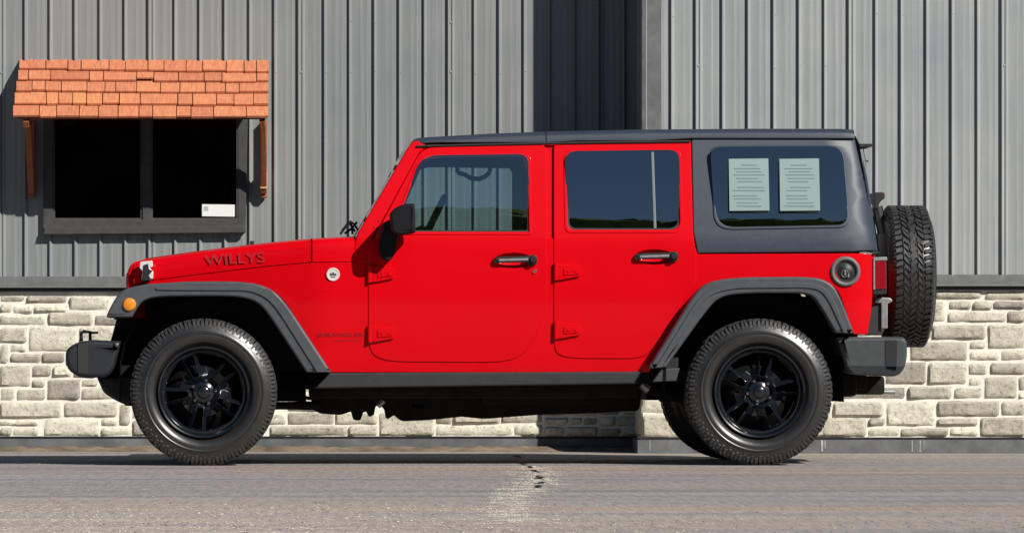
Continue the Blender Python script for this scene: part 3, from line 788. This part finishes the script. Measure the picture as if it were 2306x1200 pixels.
panel('flare_lip', M['flare'], rl, [(1476, 828), (1566, 682, 30), (1596, 652, 30), (1655, 638, 30), (1826, 636, 30), (1858, 645, 20), (1878, 668, 20), (1912, 750), (1902, 750), (1868, 676, 20), (1850, 654, 20), (1824, 648, 20), (1655, 649, 30), (1602, 662, 30), (1574, 692, 30), (1490, 828)], S=flat(.004), t=.012, b=.005, bseg=3, cuts=False)
bm = bmesh.new(); p = car_pt(292, 686, .005); lathe(bm, [(.001, -.012), (.018, -.011), (.030, -.006), (.036, .004), (.036, .012)], 28, tuple(p))
from_bm('side_marker', bm, M['amber'], fl); 
# rocker and steps
rk, _ = panel('rocker_panel', M['rocker'], car, [(742, 839), (1448, 836), (1432, 864), (716, 874, 4), (706, 874)], S=flat(.115), t=.12, b=.012, bseg=3, cuts=False, mirror=True)
panel('rocker_end', M['bumper'], car, [(1490, 830), (1532, 828), (1524, 858), (1470, 860)], S=flat(.12), t=.1, b=.008, cuts=False, mirror=True)
# underbody: rails, gearbox, exhaust, axles
bm = bmesh.new()
for y in (.52, 1.24): box(bm, x(300), x(1960), y, y + .08, .40, .50, .01)
box(bm, x(700), x(1440), .30, .42, .355, .44, .02)
box(bm, x(1090), x(1430), .62, 1.35, .31, .45, .03)
tube(bm, [(x(880), .75, .31), (x(900), .8, .30), (x(1150), .8, .29), (x(1450), .85, .31)], .03, 8)
tube(bm, [(x(1440), .42, .42), (x(1560), .5, .34), (x(1714), .55, .38)], .03, 8)
for px in (459, 1714):
    tube(bm, [(x(px) * .985, .25, .389), (x(px) * .985, 1.63, .389)], .045, 10)
    lathe(bm, [(.01, -.12), (.10, -.1), (.13, 0), (.10, .1), (.01, .12)], 16, (x(px) * .985, YC, .389))
tube(bm, [(x(290), .35, .33), (x(500), .42, .30), (x(650), .55, .31)], .018, 6)
from_bm('underbody', bm, M['under'], car)
for nm, P4, r4 in (('body_mount', [(x(1445), .36, .43), (x(1462), .36, .40)], .028), ('body_mount', [(x(1475), .34, .47), (x(1500), .34, .455)], .022),
    ('exhaust_tip', [(x(1903), .6, .38), (x(1912), .6, .40)], .02), ('tow_pin', [(x(1995), .75, .385), (x(2035), .75, .385)], .012), ('link_end', [(x(855), .42, .31), (x(868), .42, .34)], .016)):
    bm = bmesh.new(); tube(bm, P4, r4, 8); from_bm(nm, bm, M['steel'], car)
panel('skid_plate', M['under'], car, [(700, 868), (1447, 868), (1441, 924, 8), (1340, 930, 10), (1210, 934, 8), (1090, 943, 10), (1040, 938), (960, 946, 6), (905, 948, 5), (888, 934, 4), (872, 944, 4), (868, 922, 3), (858, 912, 3), (846, 914, 3), (842, 934, 3), (833, 938), (826, 926, 3), (818, 928), (812, 946, 4), (798, 946, 4), (792, 926), (766, 934, 4), (722, 931, 5), (704, 922)],
    [[(928, 909), (955, 910), (953, 917), (930, 916)]], S=flat(.70), t=.30, b=.006, cuts=False)
bm = bmesh.new(); tube(bm, [(x(560), .60, .315), (x(640), .60, .312), (x(725), .62, .312)], [.030, .022, .026], 10); from_bm('tie_rod', bm, M['under'], car)
bm = bmesh.new(); tube(bm, [(x(560), .60, .39), (x(640), .60, .372), (x(725), .62, .345)], .010, 8); from_bm('tie_rod', bm, M['under'], car)
# rear underside pieces
bm = bmesh.new(); box(bm, x(1870), x(1935), .45, 1.4, .36, .48, .03); box(bm, x(1935), x(2010), .7, 1.2, .37, .47, .02)
from_bm('tow_mount', bm, M['under'], car)

# bumpers
fbm = bmesh.new()
def ring_bumper(bm, xs_prof, yw):  pass
fb = panel('front_bumper', M['bumper_front'], car, [(147, 800, 16), (152, 784, 12), (176, 769, 14), (212, 765), (273, 768, 4), (266, 800), (258, 830, 8), (242, 850, 10), (180, 850, 14), (152, 832, 14)], S=flat(.10), t=1.677, b=.035, bseg=5, cuts=False)
M['bband'] = mat('bumper band', (.026, .028, .027), .5)
panel('bumper_band', M['bband'], fb, [(176, 774, 3), (198, 772, 3), (198, 842, 3), (176, 840, 3)], S=flat(.094), t=.02, b=.004, cuts=False)
for y in (.55, 1.28):
    bm = bmesh.new(); tube(bm, [car_pt(184, 768, y), car_pt(184, 750, y), car_pt(190, 746, y), car_pt(204, 748, y), car_pt(204, 766, y)], .010, 8); tube(bm, [car_pt(204, 749, y), car_pt(222, 749, y)], .007, 6); from_bm('tow_hook', bm, M['black'], car)
rb = panel('rear_bumper', M['bumper'], car, [(1888, 758, 3), (2040, 758, 8), (2047, 770), (2047, 805, 12), (2040, 834, 14), (2022, 848, 12), (1960, 845), (1925, 842, 8), (1908, 830, 8)], S=flat(.055), t=1.767, b=.03, bseg=5, cuts=False)
panel('bumper_band', M['bumper_front'], rb, [(1996, 765, 3), (2024, 765, 3), (2022, 838, 8), (1996, 832, 3)], S=flat(.051), t=.02, b=.003, cuts=False)
panel('bumper_band', M['bumper_front'], rb, [(1908, 822), (2040, 824), (2020, 846, 8), (1925, 841, 6)], S=flat(.051), t=.015, b=.003, cuts=False)

# hardtop
qw = [(1604, 344, 16), (1616, 333, 14), (1880, 331, 22), (1898, 348, 20), (1911, 492, 14), (1900, 507, 14), (1636, 512, 24), (1614, 494, 20)]
ht, htm = panel('hardtop', M['hardtop'], car, [(1558, 300), (1925, 297, 14), (1938, 322, 10), (1956, 400), (1980, 566, 4), (1572, 570), (1562, 520)], [qw], S=lambda px, py: SBODY(px, py) + .001 + max(0, px - 1905 - (py - 300) * .19) ** 2 * .00004, t=.03, b=.010, bseg=4, mirror=True)
for h_, msh in ((ht, False), (htm, True)):
    s = panel('window_seal', M['hardtop'], h_, inset(qw, -5), [inset(qw, 1)], S=off(SBODY, -.006), t=.012, b=.005, bseg=3) if not msh else None
    if s: s2 = mirror_of(s, htm)
    if s: q = panel('window_glass', M['tint'], h_, inset(qw, -3), S=off(SG, -.006), t=0); mirror_of(q, htm)
    if s: q = panel('dark_reflection', M['seal'], h_, [(1612, 486, 6), (1640, 490), (1890, 488), (1908, 486, 6), (1904, 508, 10), (1628, 512, 20)], S=off(SG, .004), t=.002, b=.0005)  # black strip painting the dark treeline reflection along the lower glass
# roof slab with rounded sides
def roof(name, prof_top, xs, y0):
    rows = []
    for px in xs:
        for (a, b_), (c_, d) in zip(prof_top, prof_top[1:]):
            if px <= c_: pt = b_ + (d - b_) * (px - a) / (c_ - a); break
        ys = SBODY(px, 320) - .004 + y0; zt_ = car_pt(px, pt, ys + .15).z; X = car_pt(px, pt, ys).x
        zb_ = car_pt(px, max(pt + 12, 322 if px < 1560 else 316) - (4 if px > 1250 else 0), ys).z
        hf = [(ys + .012, zb_), (ys, zb_ + .004), (ys + .002, zt_ - .032), (ys + .010, zt_ - .018), (ys + .030, zt_ - .006), (ys + .07, zt_), (ys + .3, zt_ + .008), (YC, zt_ + .012)]
        rows.append([(X, a, b_) for a, b_ in hf + [(2 * YC - a, b_) for a, b_ in hf[-2::-1]]])
    bm = bmesh.new(); V = grid_mesh(bm, rows); bm.faces.new(V[0][::-1]); bm.faces.new(V[-1])
    return from_bm(name, bm, M['hardtop'], car, 30)
PT = [(930, 318), (945, 312), (1100, 303), (1230, 298), (1460, 293), (1700, 291), (1900, 291), (1928, 293)]
roof('roof_panel', PT, [936, 944, 960, 1000, 1100, 1180, 1229], 0)
roof('roof', PT, [1231, 1300, 1400, 1460, 1560, 1700, 1800, 1900, 1918, 1927], -.003)
bm = bmesh.new()
a0 = car_pt(938, 330, .25); a1 = car_pt(1556, 318, .25)
tube(bm, [a0, car_pt(1230, 323, .25), a1], .007, 6)
o = from_bm('drip_rail', bm, M['seal'], car); mirror_of(o, car)
# tailgate, rear glass, brake lamp, spare carrier
bm = bmesh.new()
A = car_pt(1978, 566, .2); B = car_pt(1932, 300, .3)
grid_mesh(bm, [[(A.x, .20, A.z), (A.x + .03, .34, A.z), (A.x + .03, 2 * YC - .34, A.z), (A.x, 2 * YC - .20, A.z)], [(B.x, .27, B.z), (B.x + .03, .38, B.z), (B.x + .03, 2 * YC - .38, B.z), (B.x, 2 * YC - .27, B.z)]])
from_bm('rear_window', bm, M['tint'], car)
panel('tailgate', P_, car, [(1958, 572), (1974, 572, 4), (1978, 690, 14), (1966, 752), (1950, 752)], S=flat(.25), t=1.37, b=.02, bseg=3, cuts=False)
panel('window_hinge', M['flare'], car, [(1930, 322, 4), (1946, 322, 6), (1953, 362), (1955, 400, 6), (1948, 400)], S=flat(.55), t=.08, b=.006, cuts=False)
bm = bmesh.new(); tube(bm, [car_pt(1948, 362, .6), car_pt(1958, 362, .6)], .005, 6); from_bm('wiper_pivot', bm, M['black'], car)
bl = panel('brake_lamp', M['black'], car, [(1972, 432, 4), (1993, 432, 3), (1995, 446), (1984, 454, 6), (1980, 470), (1972, 468)], S=flat(.80), t=.28, b=.006, cuts=False)
panel('lens', M['redlens'], bl, [(1988, 433), (1995, 433), (1996, 444), (1988, 445)], S=flat(.81), t=.26, b=.003, cuts=False)
bm = bmesh.new(); box(bm, car_pt(1974, 0, .9).x, car_pt(2010, 0, .9).x, .80, 1.08, .85, 1.25, .02); tube(bm, [car_pt(1978, 465, .9), car_pt(1990, 520, .9), car_pt(2005, 600, .9)], .03, 8)
from_bm('spare_carrier', bm, M['black'], car)
tl = panel('tail_light', M['black'], car, [(1966, 578, 3), (1999, 577, 3), (2000, 662, 3), (1968, 664, 3)], S=flat(.17), t=.13, b=.006, cuts=False)
panel('lens', M['redlens'], tl, [(1973, 588, 3), (1998, 588, 3), (1999, 650, 3), (1975, 651, 3)], S=flat(.163), t=.02, b=.004, cuts=False)
panel('lens_rim', M['steel'], tl, [(1969, 579, 3), (2000, 578, 3), (2001, 586), (1973, 587), (1974, 652), (1969, 652)], S=flat(.160), t=.016, b=.003, cuts=False)
tl2 = mirror_of(tl, car)
pb = panel('plate_bracket', M['steel'], car, [(1972, 676, 5), (1984, 669, 5), (2008, 670, 5), (2014, 678, 4), (2002, 684), (2002, 740, 3), (1987, 740, 3), (1987, 682), (1974, 682)], S=flat(.22), t=.05, b=.006, cuts=False)
# corner cover by the tailgate, dark
panel('corner_cover', M['rocker'], car, [(1964, 690, 8), (1986, 680, 8), (1988, 754), (1952, 754), (1954, 726)], S=flat(.24), t=.06, b=.008, cuts=False)
# fuel filler
M['ring'] = mat('filler ring', (.14, .135, .135), .5)
fx = car_pt(1906, 611, SBODY(1906, 611))
bm = bmesh.new(); lathe(bm, [(.058, -.004), (.062, -.012), (.070, -.014), (.078, -.010), (.081, .004)], 48, tuple(fx)); fc = from_bm('fuel_filler', bm, M['ring'], car, 60)
bm = bmesh.new(); lathe(bm, [(.001, -.006), (.030, -.006), (.034, -.002), (.052, .0), (.060, -.003)], 40, tuple(fx)); from_bm('filler_cap', bm, M['black'], fc, 50)
bm = bmesh.new(); lathe(bm, [(.016, -.008), (.018, -.010), (.020, -.008)], 20, (fx.x - .004, fx.y, fx.z - .012)); box(bm, fx.x - .006, fx.x + .002, fx.y - .012, fx.y - .006, fx.z - .02, fx.z + .006); box(bm, fx.x + .012, fx.x + .02, fx.y - .012, fx.y - .006, fx.z - .030, fx.z - .010)
from_bm('filler_mark', bm, M['steel'], fc)

# door handles, locks, hinges, badge, lettering, mirror
def handle(px, py, par, lock):
    bm = bmesh.new(); rows = []; S0 = SBODY(px, py)
    for q in range(7):
        f = q / 6; rows.append([car_pt(u_, v_, SBODY(u_, v_) + .002 + .034 * math.sin(f * math.pi / 2)) for u_, v_ in cup(px, py + 2, 1.03 * math.cos(f * math.pi / 2) + .001)])
    for r_ in rows: r_.append(r_[0])
    grid_mesh(bm, rows); bmesh.ops.remove_doubles(bm, verts=bm.verts, dist=1e-5)
    rc_ = from_bm('handle_recess', bm, P_, par, 80)
    hp = panel('door_handle', M['black'], par, [(px - 46, py - 6, 5), (px - 30, py - 8), (px + 34, py - 10, 4), (px + 34, py + 4, 4), (px - 40, py + 6, 5)], S=off(SBODY, -.036), t=.02, b=.006, bseg=3, cuts=False)
    panel('handle_mount', M['black'], hp, [(px - 48, py - 6, 5), (px - 34, py - 8, 4), (px - 34, py + 8, 5), (px - 48, py + 7, 6)], S=off(SBODY, -.030), t=.03, b=.004, cuts=False)
    panel('handle_mount', M['black'], hp, [(px + 28, py - 12, 6), (px + 50, py - 12, 8), (px + 50, py + 10, 8), (px + 30, py + 14, 8)], S=off(SBODY, -.022), t=.022, b=.005, cuts=False)
    panel('grip_highlight', M['steel'], hp, [(px - 36, py - 3), (px + 30, py - 5), (px + 30, py), (px - 36, py + 2)], S=off(SBODY, -.0385), t=.004, b=.001, cuts=False)  # steel strip painting the silver highlight on the black grip
    q = car_pt(px + 41, py - 2, SBODY(px, py) - .03); bm = bmesh.new(); lathe(bm, [(.001, -.018), (.015, -.018), (.021, -.012), (.022, .02)], 24, tuple(q)); from_bm('push_button', bm, M['black'], hp)
    if lock:
        q = car_pt(px + 44, py + 25, SBODY(px, py) - .008); bm = bmesh.new(); lathe(bm, [(.001, -.006), (.010, -.006), (.014, 0), (.015, .004)], 20, tuple(q)); from_bm('door_lock', bm, M['chrome'], par)
handle(1160, 586, doors[0][0], True); handle(1478, 578, doors[1][0], False)
for px, py, par in ((830, 617, 0), (830, 752, 0), (1250, 612, 1), (1250, 744, 1)):
    h_ = panel('hinge', P_, doors[par][0], [(px + 4, py - 18, 2), (px + 16, py - 17), (px + 58, py - 13, 5), (px + 58, py + 10, 5), (px + 16, py + 18), (px + 4, py + 19, 2)], S=off(SBODY, -.022), t=.022, b=.005, bseg=3, cuts=False)
    panel('hinge_plate', P_, h_, [(px + 20, py - 8, 2), (px + 54, py - 7, 3), (px + 54, py + 5, 3), (px + 20, py + 8, 2)], S=off(SBODY, -.027), t=.008, b=.003, cuts=False)
    bm = bmesh.new(); a0 = car_pt(px + 2, py - 19, SBODY(px, py) - .014); a1 = car_pt(px + 2, py + 19, SBODY(px, py) - .014); tube(bm, [a0, a1], .011, 10); from_bm('hinge_pin', bm, P_, h_)
    for dx in (30, 46): bm = bmesh.new(); lathe(bm, [(.001, -.004), (.0065, -.003), (.0075, .002)], 8, tuple(car_pt(px + dx, py - 1, SBODY(px, py) - .027))); from_bm('hinge_bolt', bm, P_, h_)
q = car_pt(750, 618, SBODY(750, 618)); bm = bmesh.new(); lathe(bm, [(.001, -.004), (.026, -.004), (.028, -.006), (.034, -.006), (.036, .001)], 32, tuple(q)); bd = from_bm('badge', bm, M['badge'], car)
bm = bmesh.new(); V = [bm.verts.new((q.x + a, q.y - .0055, q.z + b_)) for a, b_ in ((-.020, -.006), (-.012, .010), (-.006, .004), (.0, .015), (.007, .003), (.012, .008), (.020, -.006))]; bm.faces.new(V)
box(bm, q.x - .012, q.x + .012, q.y - .006, q.y - .0045, q.z - .016, q.z - .011)
from_bm('badge_relief', bm, M['flare'], bd)
text_part('lettering', 'WRANGLER', 713, 758, 106, 9, M['letter'], car, SBODY)
text_part('lettering', 'UNLIMITED', 752, 769, 62, 5, M['letter_dim'], car, SBODY)
# mirror
M['mblack'] = mat('mirror shell', (.006, .006, .009), .6, spec=.2)
mr = panel('mirror', M['mblack'], car, [(878, 478, 10), (896, 464, 10), (914, 459), (934, 458, 5), (936, 524, 5), (898, 530, 6), (882, 522, 8)], S=flat(-.10), t=.19, b=.022, bseg=4, cuts=False)
panel('mirror_arm', M['mblack'], mr, [(864, 500, 10), (886, 492), (898, 530), (892, 570, 10), (876, 590, 8), (858, 582, 8), (852, 556, 10)], S=flat(.04), t=.10, b=.015, bseg=3, cuts=False)
mirror_of(mr, car)
# interior
bm = bmesh.new(); cxp = car_pt(966, 496, .62)
n = 40; rt = .19; tl_ = R(64)
pts = []
for k in range(n + 1):
    a = 2 * math.pi * k / n; pts.append((cxp.x + rt * math.sin(a) * math.cos(tl_) , .62 + rt * math.cos(a), cxp.z - .045 + rt * math.sin(a) * math.sin(tl_) * (-1) * -1))
tube(bm, [(p[0] if True else 0, p[1], p[2]) for p in pts], .016, 8, cap=False)
tube(bm, [(cxp.x - .02, .62, cxp.z - .05), (cxp.x - .25, .62, cxp.z - .16)], .03, 8)
box(bm, cxp.x - .02, cxp.x + .01, .62 - .17, .62 + .17, cxp.z - .07, cxp.z - .03, .006)
for v in bm.verts:      # lean the wheel back
    pass
from_bm('steering_wheel', bm, M['black'], car)
bm = bmesh.new(); box(bm, x(800), x(905), .24, 2 * YC - .24, .80, 1.215, .04)
from_bm('dashboard', bm, M['black'], car)
def seat(px, y, wd, pyt, nm='seat'):
    bm = bmesh.new(); X = x(px); zt_ = car_pt(0, pyt, y).z
    box(bm, X - .45, X + .05, y - wd / 2, y + wd / 2, .62, .80, .05)
    mt = Matrix.Translation((X, 0, .72)) @ Matrix.Rotation(R(14), 4, 'Y') @ Matrix.Translation((-X, 0, -.72))
    box(bm, X - .05, X + .08, y - wd / 2, y + wd / 2, .70, zt_ - .14, .05, mt)
    box(bm, X - .03, X + .07, y - wd * .28, y + wd * .28, zt_ - .16, zt_ + .02, .04, mt)
    box(bm, X - .42, X + .02, y - wd / 2 + .03, y + wd / 2 - .03, .50, .64)
    from_bm(nm, bm, M['cloth'], car)
seat(1150, .55, .5, 468); seat(1150, 1.33, .5, 468); seat(1520, .94, 1.2, 488)
bm = bmesh.new()      # sport bar
zb = car_pt(0, 350, .4).z
for y in (.36, 2 * YC - .36):
    tube(bm, [(x(1215), y - .02 * (1 if y < 1 else -1), .6), (x(1212), y, zb - .05), (x(1230), y + .01, zb), (x(1500), y + .01, zb), (x(1700), y, .95)], .035, 8)
    tube(bm, [(x(935), y + .02, zb + .01), (x(1212), y, zb)], .03, 8)
tube(bm, [(x(1213), .37, zb), (x(1213), 2 * YC - .37, zb)], .035, 8)
from_bm('roll_bar', bm, M['black'], car)
bm = bmesh.new(); yy = 2 * YC - .40
pts = [car_pt(a, b_, 0) for a, b_ in ((1046, 388), (1062, 392), (1078, 401), (1096, 402), (1110, 396), (1120, 386))]
pts = [(p.x * 1.052, yy, HC + (p.z - HC) * 1.052) for p in pts]
tube(bm, pts, .013, 8); tube(bm, [pts[0], (pts[0][0] - .0, yy, pts[0][2] + .05)], .012, 6); tube(bm, [pts[-1], (pts[-1][0], yy, pts[-1][2] + .05)], .012, 6)
from_bm('grab_handle', bm, M['black'], car)
bm = bmesh.new(); box(bm, x(960), x(1960), .30, 2 * YC - .30, zb + .045, zb + .06)
box(bm, x(1560), x(1930), .26, .30, .95, 1.25)
from_bm('headliner', bm, M['cloth'], car)

# wheels: shared meshes
TR, TW = .389, .255
def tyre_mesh():
    bm = bmesh.new()
    prof = [(.236, .045), (.242, .036), (.248, .029), (.256, .020), (.265, .0115), (.275, .0045), (.285, .0005), (.296, -.001), (.304, .001), (.308, -.003), (.314, -.003), (.318, .003), (.330, .007), (.345, .0125), (.358, .019), (.370, .030), (.377, .045), (.379, .09)]
    full = prof + [(r, TW - y) for r, y in prof[::-1]]
    lathe(bm, full, 112)
    me = bpy.data.meshes.new('tyre'); bmesh.ops.recalc_face_normals(bm, faces=bm.faces); bm.to_mesh(me); bm.free(); smooth(me, 50); me.materials.append(M['tyre']); return me
def tread_mesh():
    bm = bmesh.new(); rnd = random.Random(4)
    def block(a0, a1, y0, y1, skew, r0, r1, y0r=None):
        V = []
        for r, e in ((r0, 0), (r1, .0015)):
            for a, y in ((a0, y0 + e), (a1, y0 + e), (a1, y1 - e), (a0, y1 - e)):
                aa = a + skew * (y - (y0 + y1) / 2) + (e * 2 if a == a0 else -e * 2); V.append(bm.verts.new((r * math.cos(aa), y, r * math.sin(aa))))
        for f in ((0, 1, 2, 3), (7, 6, 5, 4), (0, 4, 5, 1), (1, 5, 6, 2), (2, 6, 7, 3), (3, 7, 4, 0)): bm.faces.new([V[i] for i in f])
    N = 64; st = 2 * math.pi / N
    rows = [(.030, .067, .8), (.074, .104, -3.2), (.111, .144, 3.0), (.151, .181, -3.2), (.188, .225, .8)]
    for j, (y0, y1, sk) in enumerate(rows):
        for k in range(N):
            a = k * st + (j % 2) * st * .5 + rnd.uniform(-.010, .010); yj = rnd.uniform(-.003, .003) if 0 < j < 4 else 0
            block(a, a + st * rnd.uniform(.56, .70), y0 + yj, y1 + yj, sk * rnd.uniform(.6, 1.2), .372, TR)
            if 0 < j < 4: block(a + st * .1, a + st * .55, y0 - .0045 if k % 2 else y1 - .004, y0 + .004 if k % 2 else y1 + .0045, sk, .372, TR - .001)
    NS = 104; ss = 2 * math.pi / NS
    for s in (0, 1):      # shoulder lugs wrapping onto the sidewall
        for k in range(NS):
            a = k * ss + rnd.uniform(-.003, .003); w = ss * (.66 if k % 2 else .56); V = []
            for r, y in ((TR - .003, .031), (TR - .013, .020), (.352 if k % 2 else .342, .0140 if k % 2 else .0095), (.347 if k % 2 else .337, .0155 if k % 2 else .0115), (.366, .036)):
                y = TW - y if s else y
                V.append((bm.verts.new((r * math.cos(a), y, r * math.sin(a))), bm.verts.new((r * math.cos(a + w), y, r * math.sin(a + w)))))
            for A, B in zip(V, V[1:] + V[:1]): bm.faces.new((A[0], A[1], B[1], B[0]))
            bm.faces.new([v[0] for v in V]); bm.faces.new([v[1] for v in V][::-1])
    me = bpy.data.meshes.new('tread'); bmesh.ops.recalc_face_normals(bm, faces=bm.faces); bm.to_mesh(me); bm.free(); me.materials.append(M['tread']); return me
def rim_mesh():
    bm = bmesh.new(); NA, NR = 400, 46; R0, R1 = .036, .222
    def sample(r, th):
        k = round(th / (2 * math.pi / 5)); d = th - k * 2 * math.pi / 5      # nearest pocket axis
        u, v = r * math.cos(d), abs(r * math.sin(d)); hw = .015 + max(0, u - .085) * .12
        y = .042 + (r / R1) ** 2 * .012
        inpocket = .088 < u < .200 and v < hw
        du = max(.088 - u, u - .200, 0); dv = max(v - hw, 0); dist = math.hypot(du, dv)
        if not inpocket:
            y -= .013 * math.exp(-(dist / .008) ** 2)
            y += .009 * min(1, max(0, dist - .008) / .045) * (r / R1)
            if dist > .013: y += .030 * min(1, (dist - .010) / .035)
            if dist > .0185 and .128 < r < .203: inpocket = True
        if r > .208: y = .036
        return y, inpocket
    V = []
    for i in range(NR + 1):
        r = R0 + (R1 - R0) * i / NR; row = []
        for k in range(NA):
            th = 2 * math.pi * k / NA; tt = (th + math.pi) % (2 * math.pi) - math.pi
            y, ip = sample(r, th); row.append((bm.verts.new((r * math.cos(th), y, r * math.sin(th))), ip))
        V.append(row)
    for i in range(NR):
        for k in range(NA):
            q = (V[i][k], V[i][(k + 1) % NA], V[i + 1][(k + 1) % NA], V[i + 1][k])
            if sum(x_[1] for x_ in q) >= 3: continue
            bm.faces.new([x_[0] for x_ in q])
    bmesh.ops.delete(bm, geom=[v for v in bm.verts if not v.link_faces], context='VERTS')
    lathe(bm, [(.205, .17), (.212, .09), (.215, .05), (.219, .030), (.226, .022), (.232, .010), (.240, .007), (.244, .012), (.243, .03)], 96)
    me = bpy.data.meshes.new('wheel'); bmesh.ops.recalc_face_normals(bm, faces=bm.faces); bm.to_mesh(me); bm.free(); smooth(me, 40); me.materials.append(M['rim']); return me
def cap_mesh():
    bm = bmesh.new(); lathe(bm, [(.001, .018), (.022, .019), (.029, .024), (.031, .034), (.038, .040), (.055, .046)], 40)
    me = bpy.data.meshes.new('hub_cap'); bmesh.ops.recalc_face_normals(bm, faces=bm.faces); bm.to_mesh(me); bm.free(); smooth(me, 40); me.materials.append(M['rim']); return me
def brake_mesh():
    bm = bmesh.new(); lathe(bm, [(.001, .070), (.06, .074), (.07, .085), (.135, .088), (.15, .10), (.20, .16)], 48)
    me = bpy.data.meshes.new('brake_disc'); bmesh.ops.recalc_face_normals(bm, faces=bm.faces); bm.to_mesh(me); bm.free(); smooth(me, 40); me.materials.append(M['liner']); return me
def nut_mesh():
    bm = bmesh.new(); lathe(bm, [(.001, -.006), (.007, -.005), (.011, .0), (.011, .015)], 6)
    me = bpy.data.meshes.new('lug_nut'); bmesh.ops.recalc_face_normals(bm, faces=bm.faces); bm.to_mesh(me); bm.free(); me.materials.append(M['chrome_dark']); return me
M['chrome_dark'] = mat('dark chrome', (.35, .35, .37), .2, 1.0)
BK = brake_mesh()
T, TD, RM, CM, NM = tyre_mesh(), tread_mesh(), rim_mesh(), cap_mesh(), nut_mesh()
def wheel(loc, rot, spin):
    w = link('wheel', RM, None, car, loc); w.rotation_euler = rot
    a = link('tyre', T, None, w); a = link('tread', TD, None, w); link('hub_cap', CM, None, w); link('brake_disc', BK, None, w)
    for k in range(5):
        an = 2 * math.pi * (k + .5) / 5; link('lug_nut', NM, None, w, (.0635 * math.cos(an), .036, .0635 * math.sin(an)))
    # spin: turn about the axle
    w.rotation_euler = (Matrix.Rotation(rot[2], 4, 'Z') @ Matrix.Rotation(-spin, 4, 'Y')).to_euler(); return w
xf, xr = (459 - VX) / K0, (1714 - VX) / K0
wheel((xf, .022, TR), (0, 0, 0), R(187)); wheel((xr, .022, TR), (0, 0, 0), R(152))
wheel((xf, 2 * YC - .022, TR), (0, 0, math.pi), 0.3); wheel((xr, 2 * YC - .022, TR), (0, 0, math.pi), 1.0)
sp_ = car_pt(2094, 622, .94); wheel((sp_.x, .94, sp_.z), (0, 0, R(90)), 0.2)

# place: pivot at the car's base, turned by its small yaw
PV = Vector((.55, YC, 0))
for o in car.children: o.location = o.location - PV
car.location = PV - Vector((YC * SH, 0, 0)); car.rotation_euler = (0, 0, YAW)

# ---------------------------------------------------------------- papers in the rear side window
CAR['on'] = True
YP = SG(1740, 415) - .02
def paper(px0, px1, label, ind):
    p = tag(panel('paper_sheet', M['sheet'], None, [(px0, 358), (px1 - 2, 357), (px1 + 1, 474), (px0 + 2, 475)], S=off(SG, -.011), t=.0012, b=.0002), label, 'paper', 'paper sheets in the rear side window')
    rnd = random.Random(ind)
    bars = []
    for k, yy in enumerate((371, 379, 386, 393, 401, 408, 421, 428, 440, 447, 456, 463)):
        a = px0 + rnd.uniform(9, 26); b_ = px1 - rnd.uniform(9, 30)
        if ind == 1 and k == 0: a, b_ = px0 + 28, px1 - 28
        bars.append(panel('printed_line', M['sheet_ink'], p, [(a, yy), (b_, yy), (b_, yy + rnd.choice((1.8, 1.8, 2.6))), (a, yy + 2)], S=off(SG, -.0125), t=.0006, b=.0001, cuts=False))
    return p
M['sheet_ink'] = mat('glass-dimmed print', (.155, .225, .225), .7)  # ink colour also includes the dimming of the tinted glass
M['sheet'] = mat('glass-dimmed paper', (.24, .33, .33), .6)  # paper colour darkened as though seen through the tinted glass
p1 = paper(1639, 1730, 'pale paper sheet in the rear side window, the one nearer the rear door', 1)
p2 = paper(1753, 1844, 'pale paper sheet in the rear side window, the one nearer the spare tyre', 2)
for p in (p1, p2): p.location = (0, 0, 0)
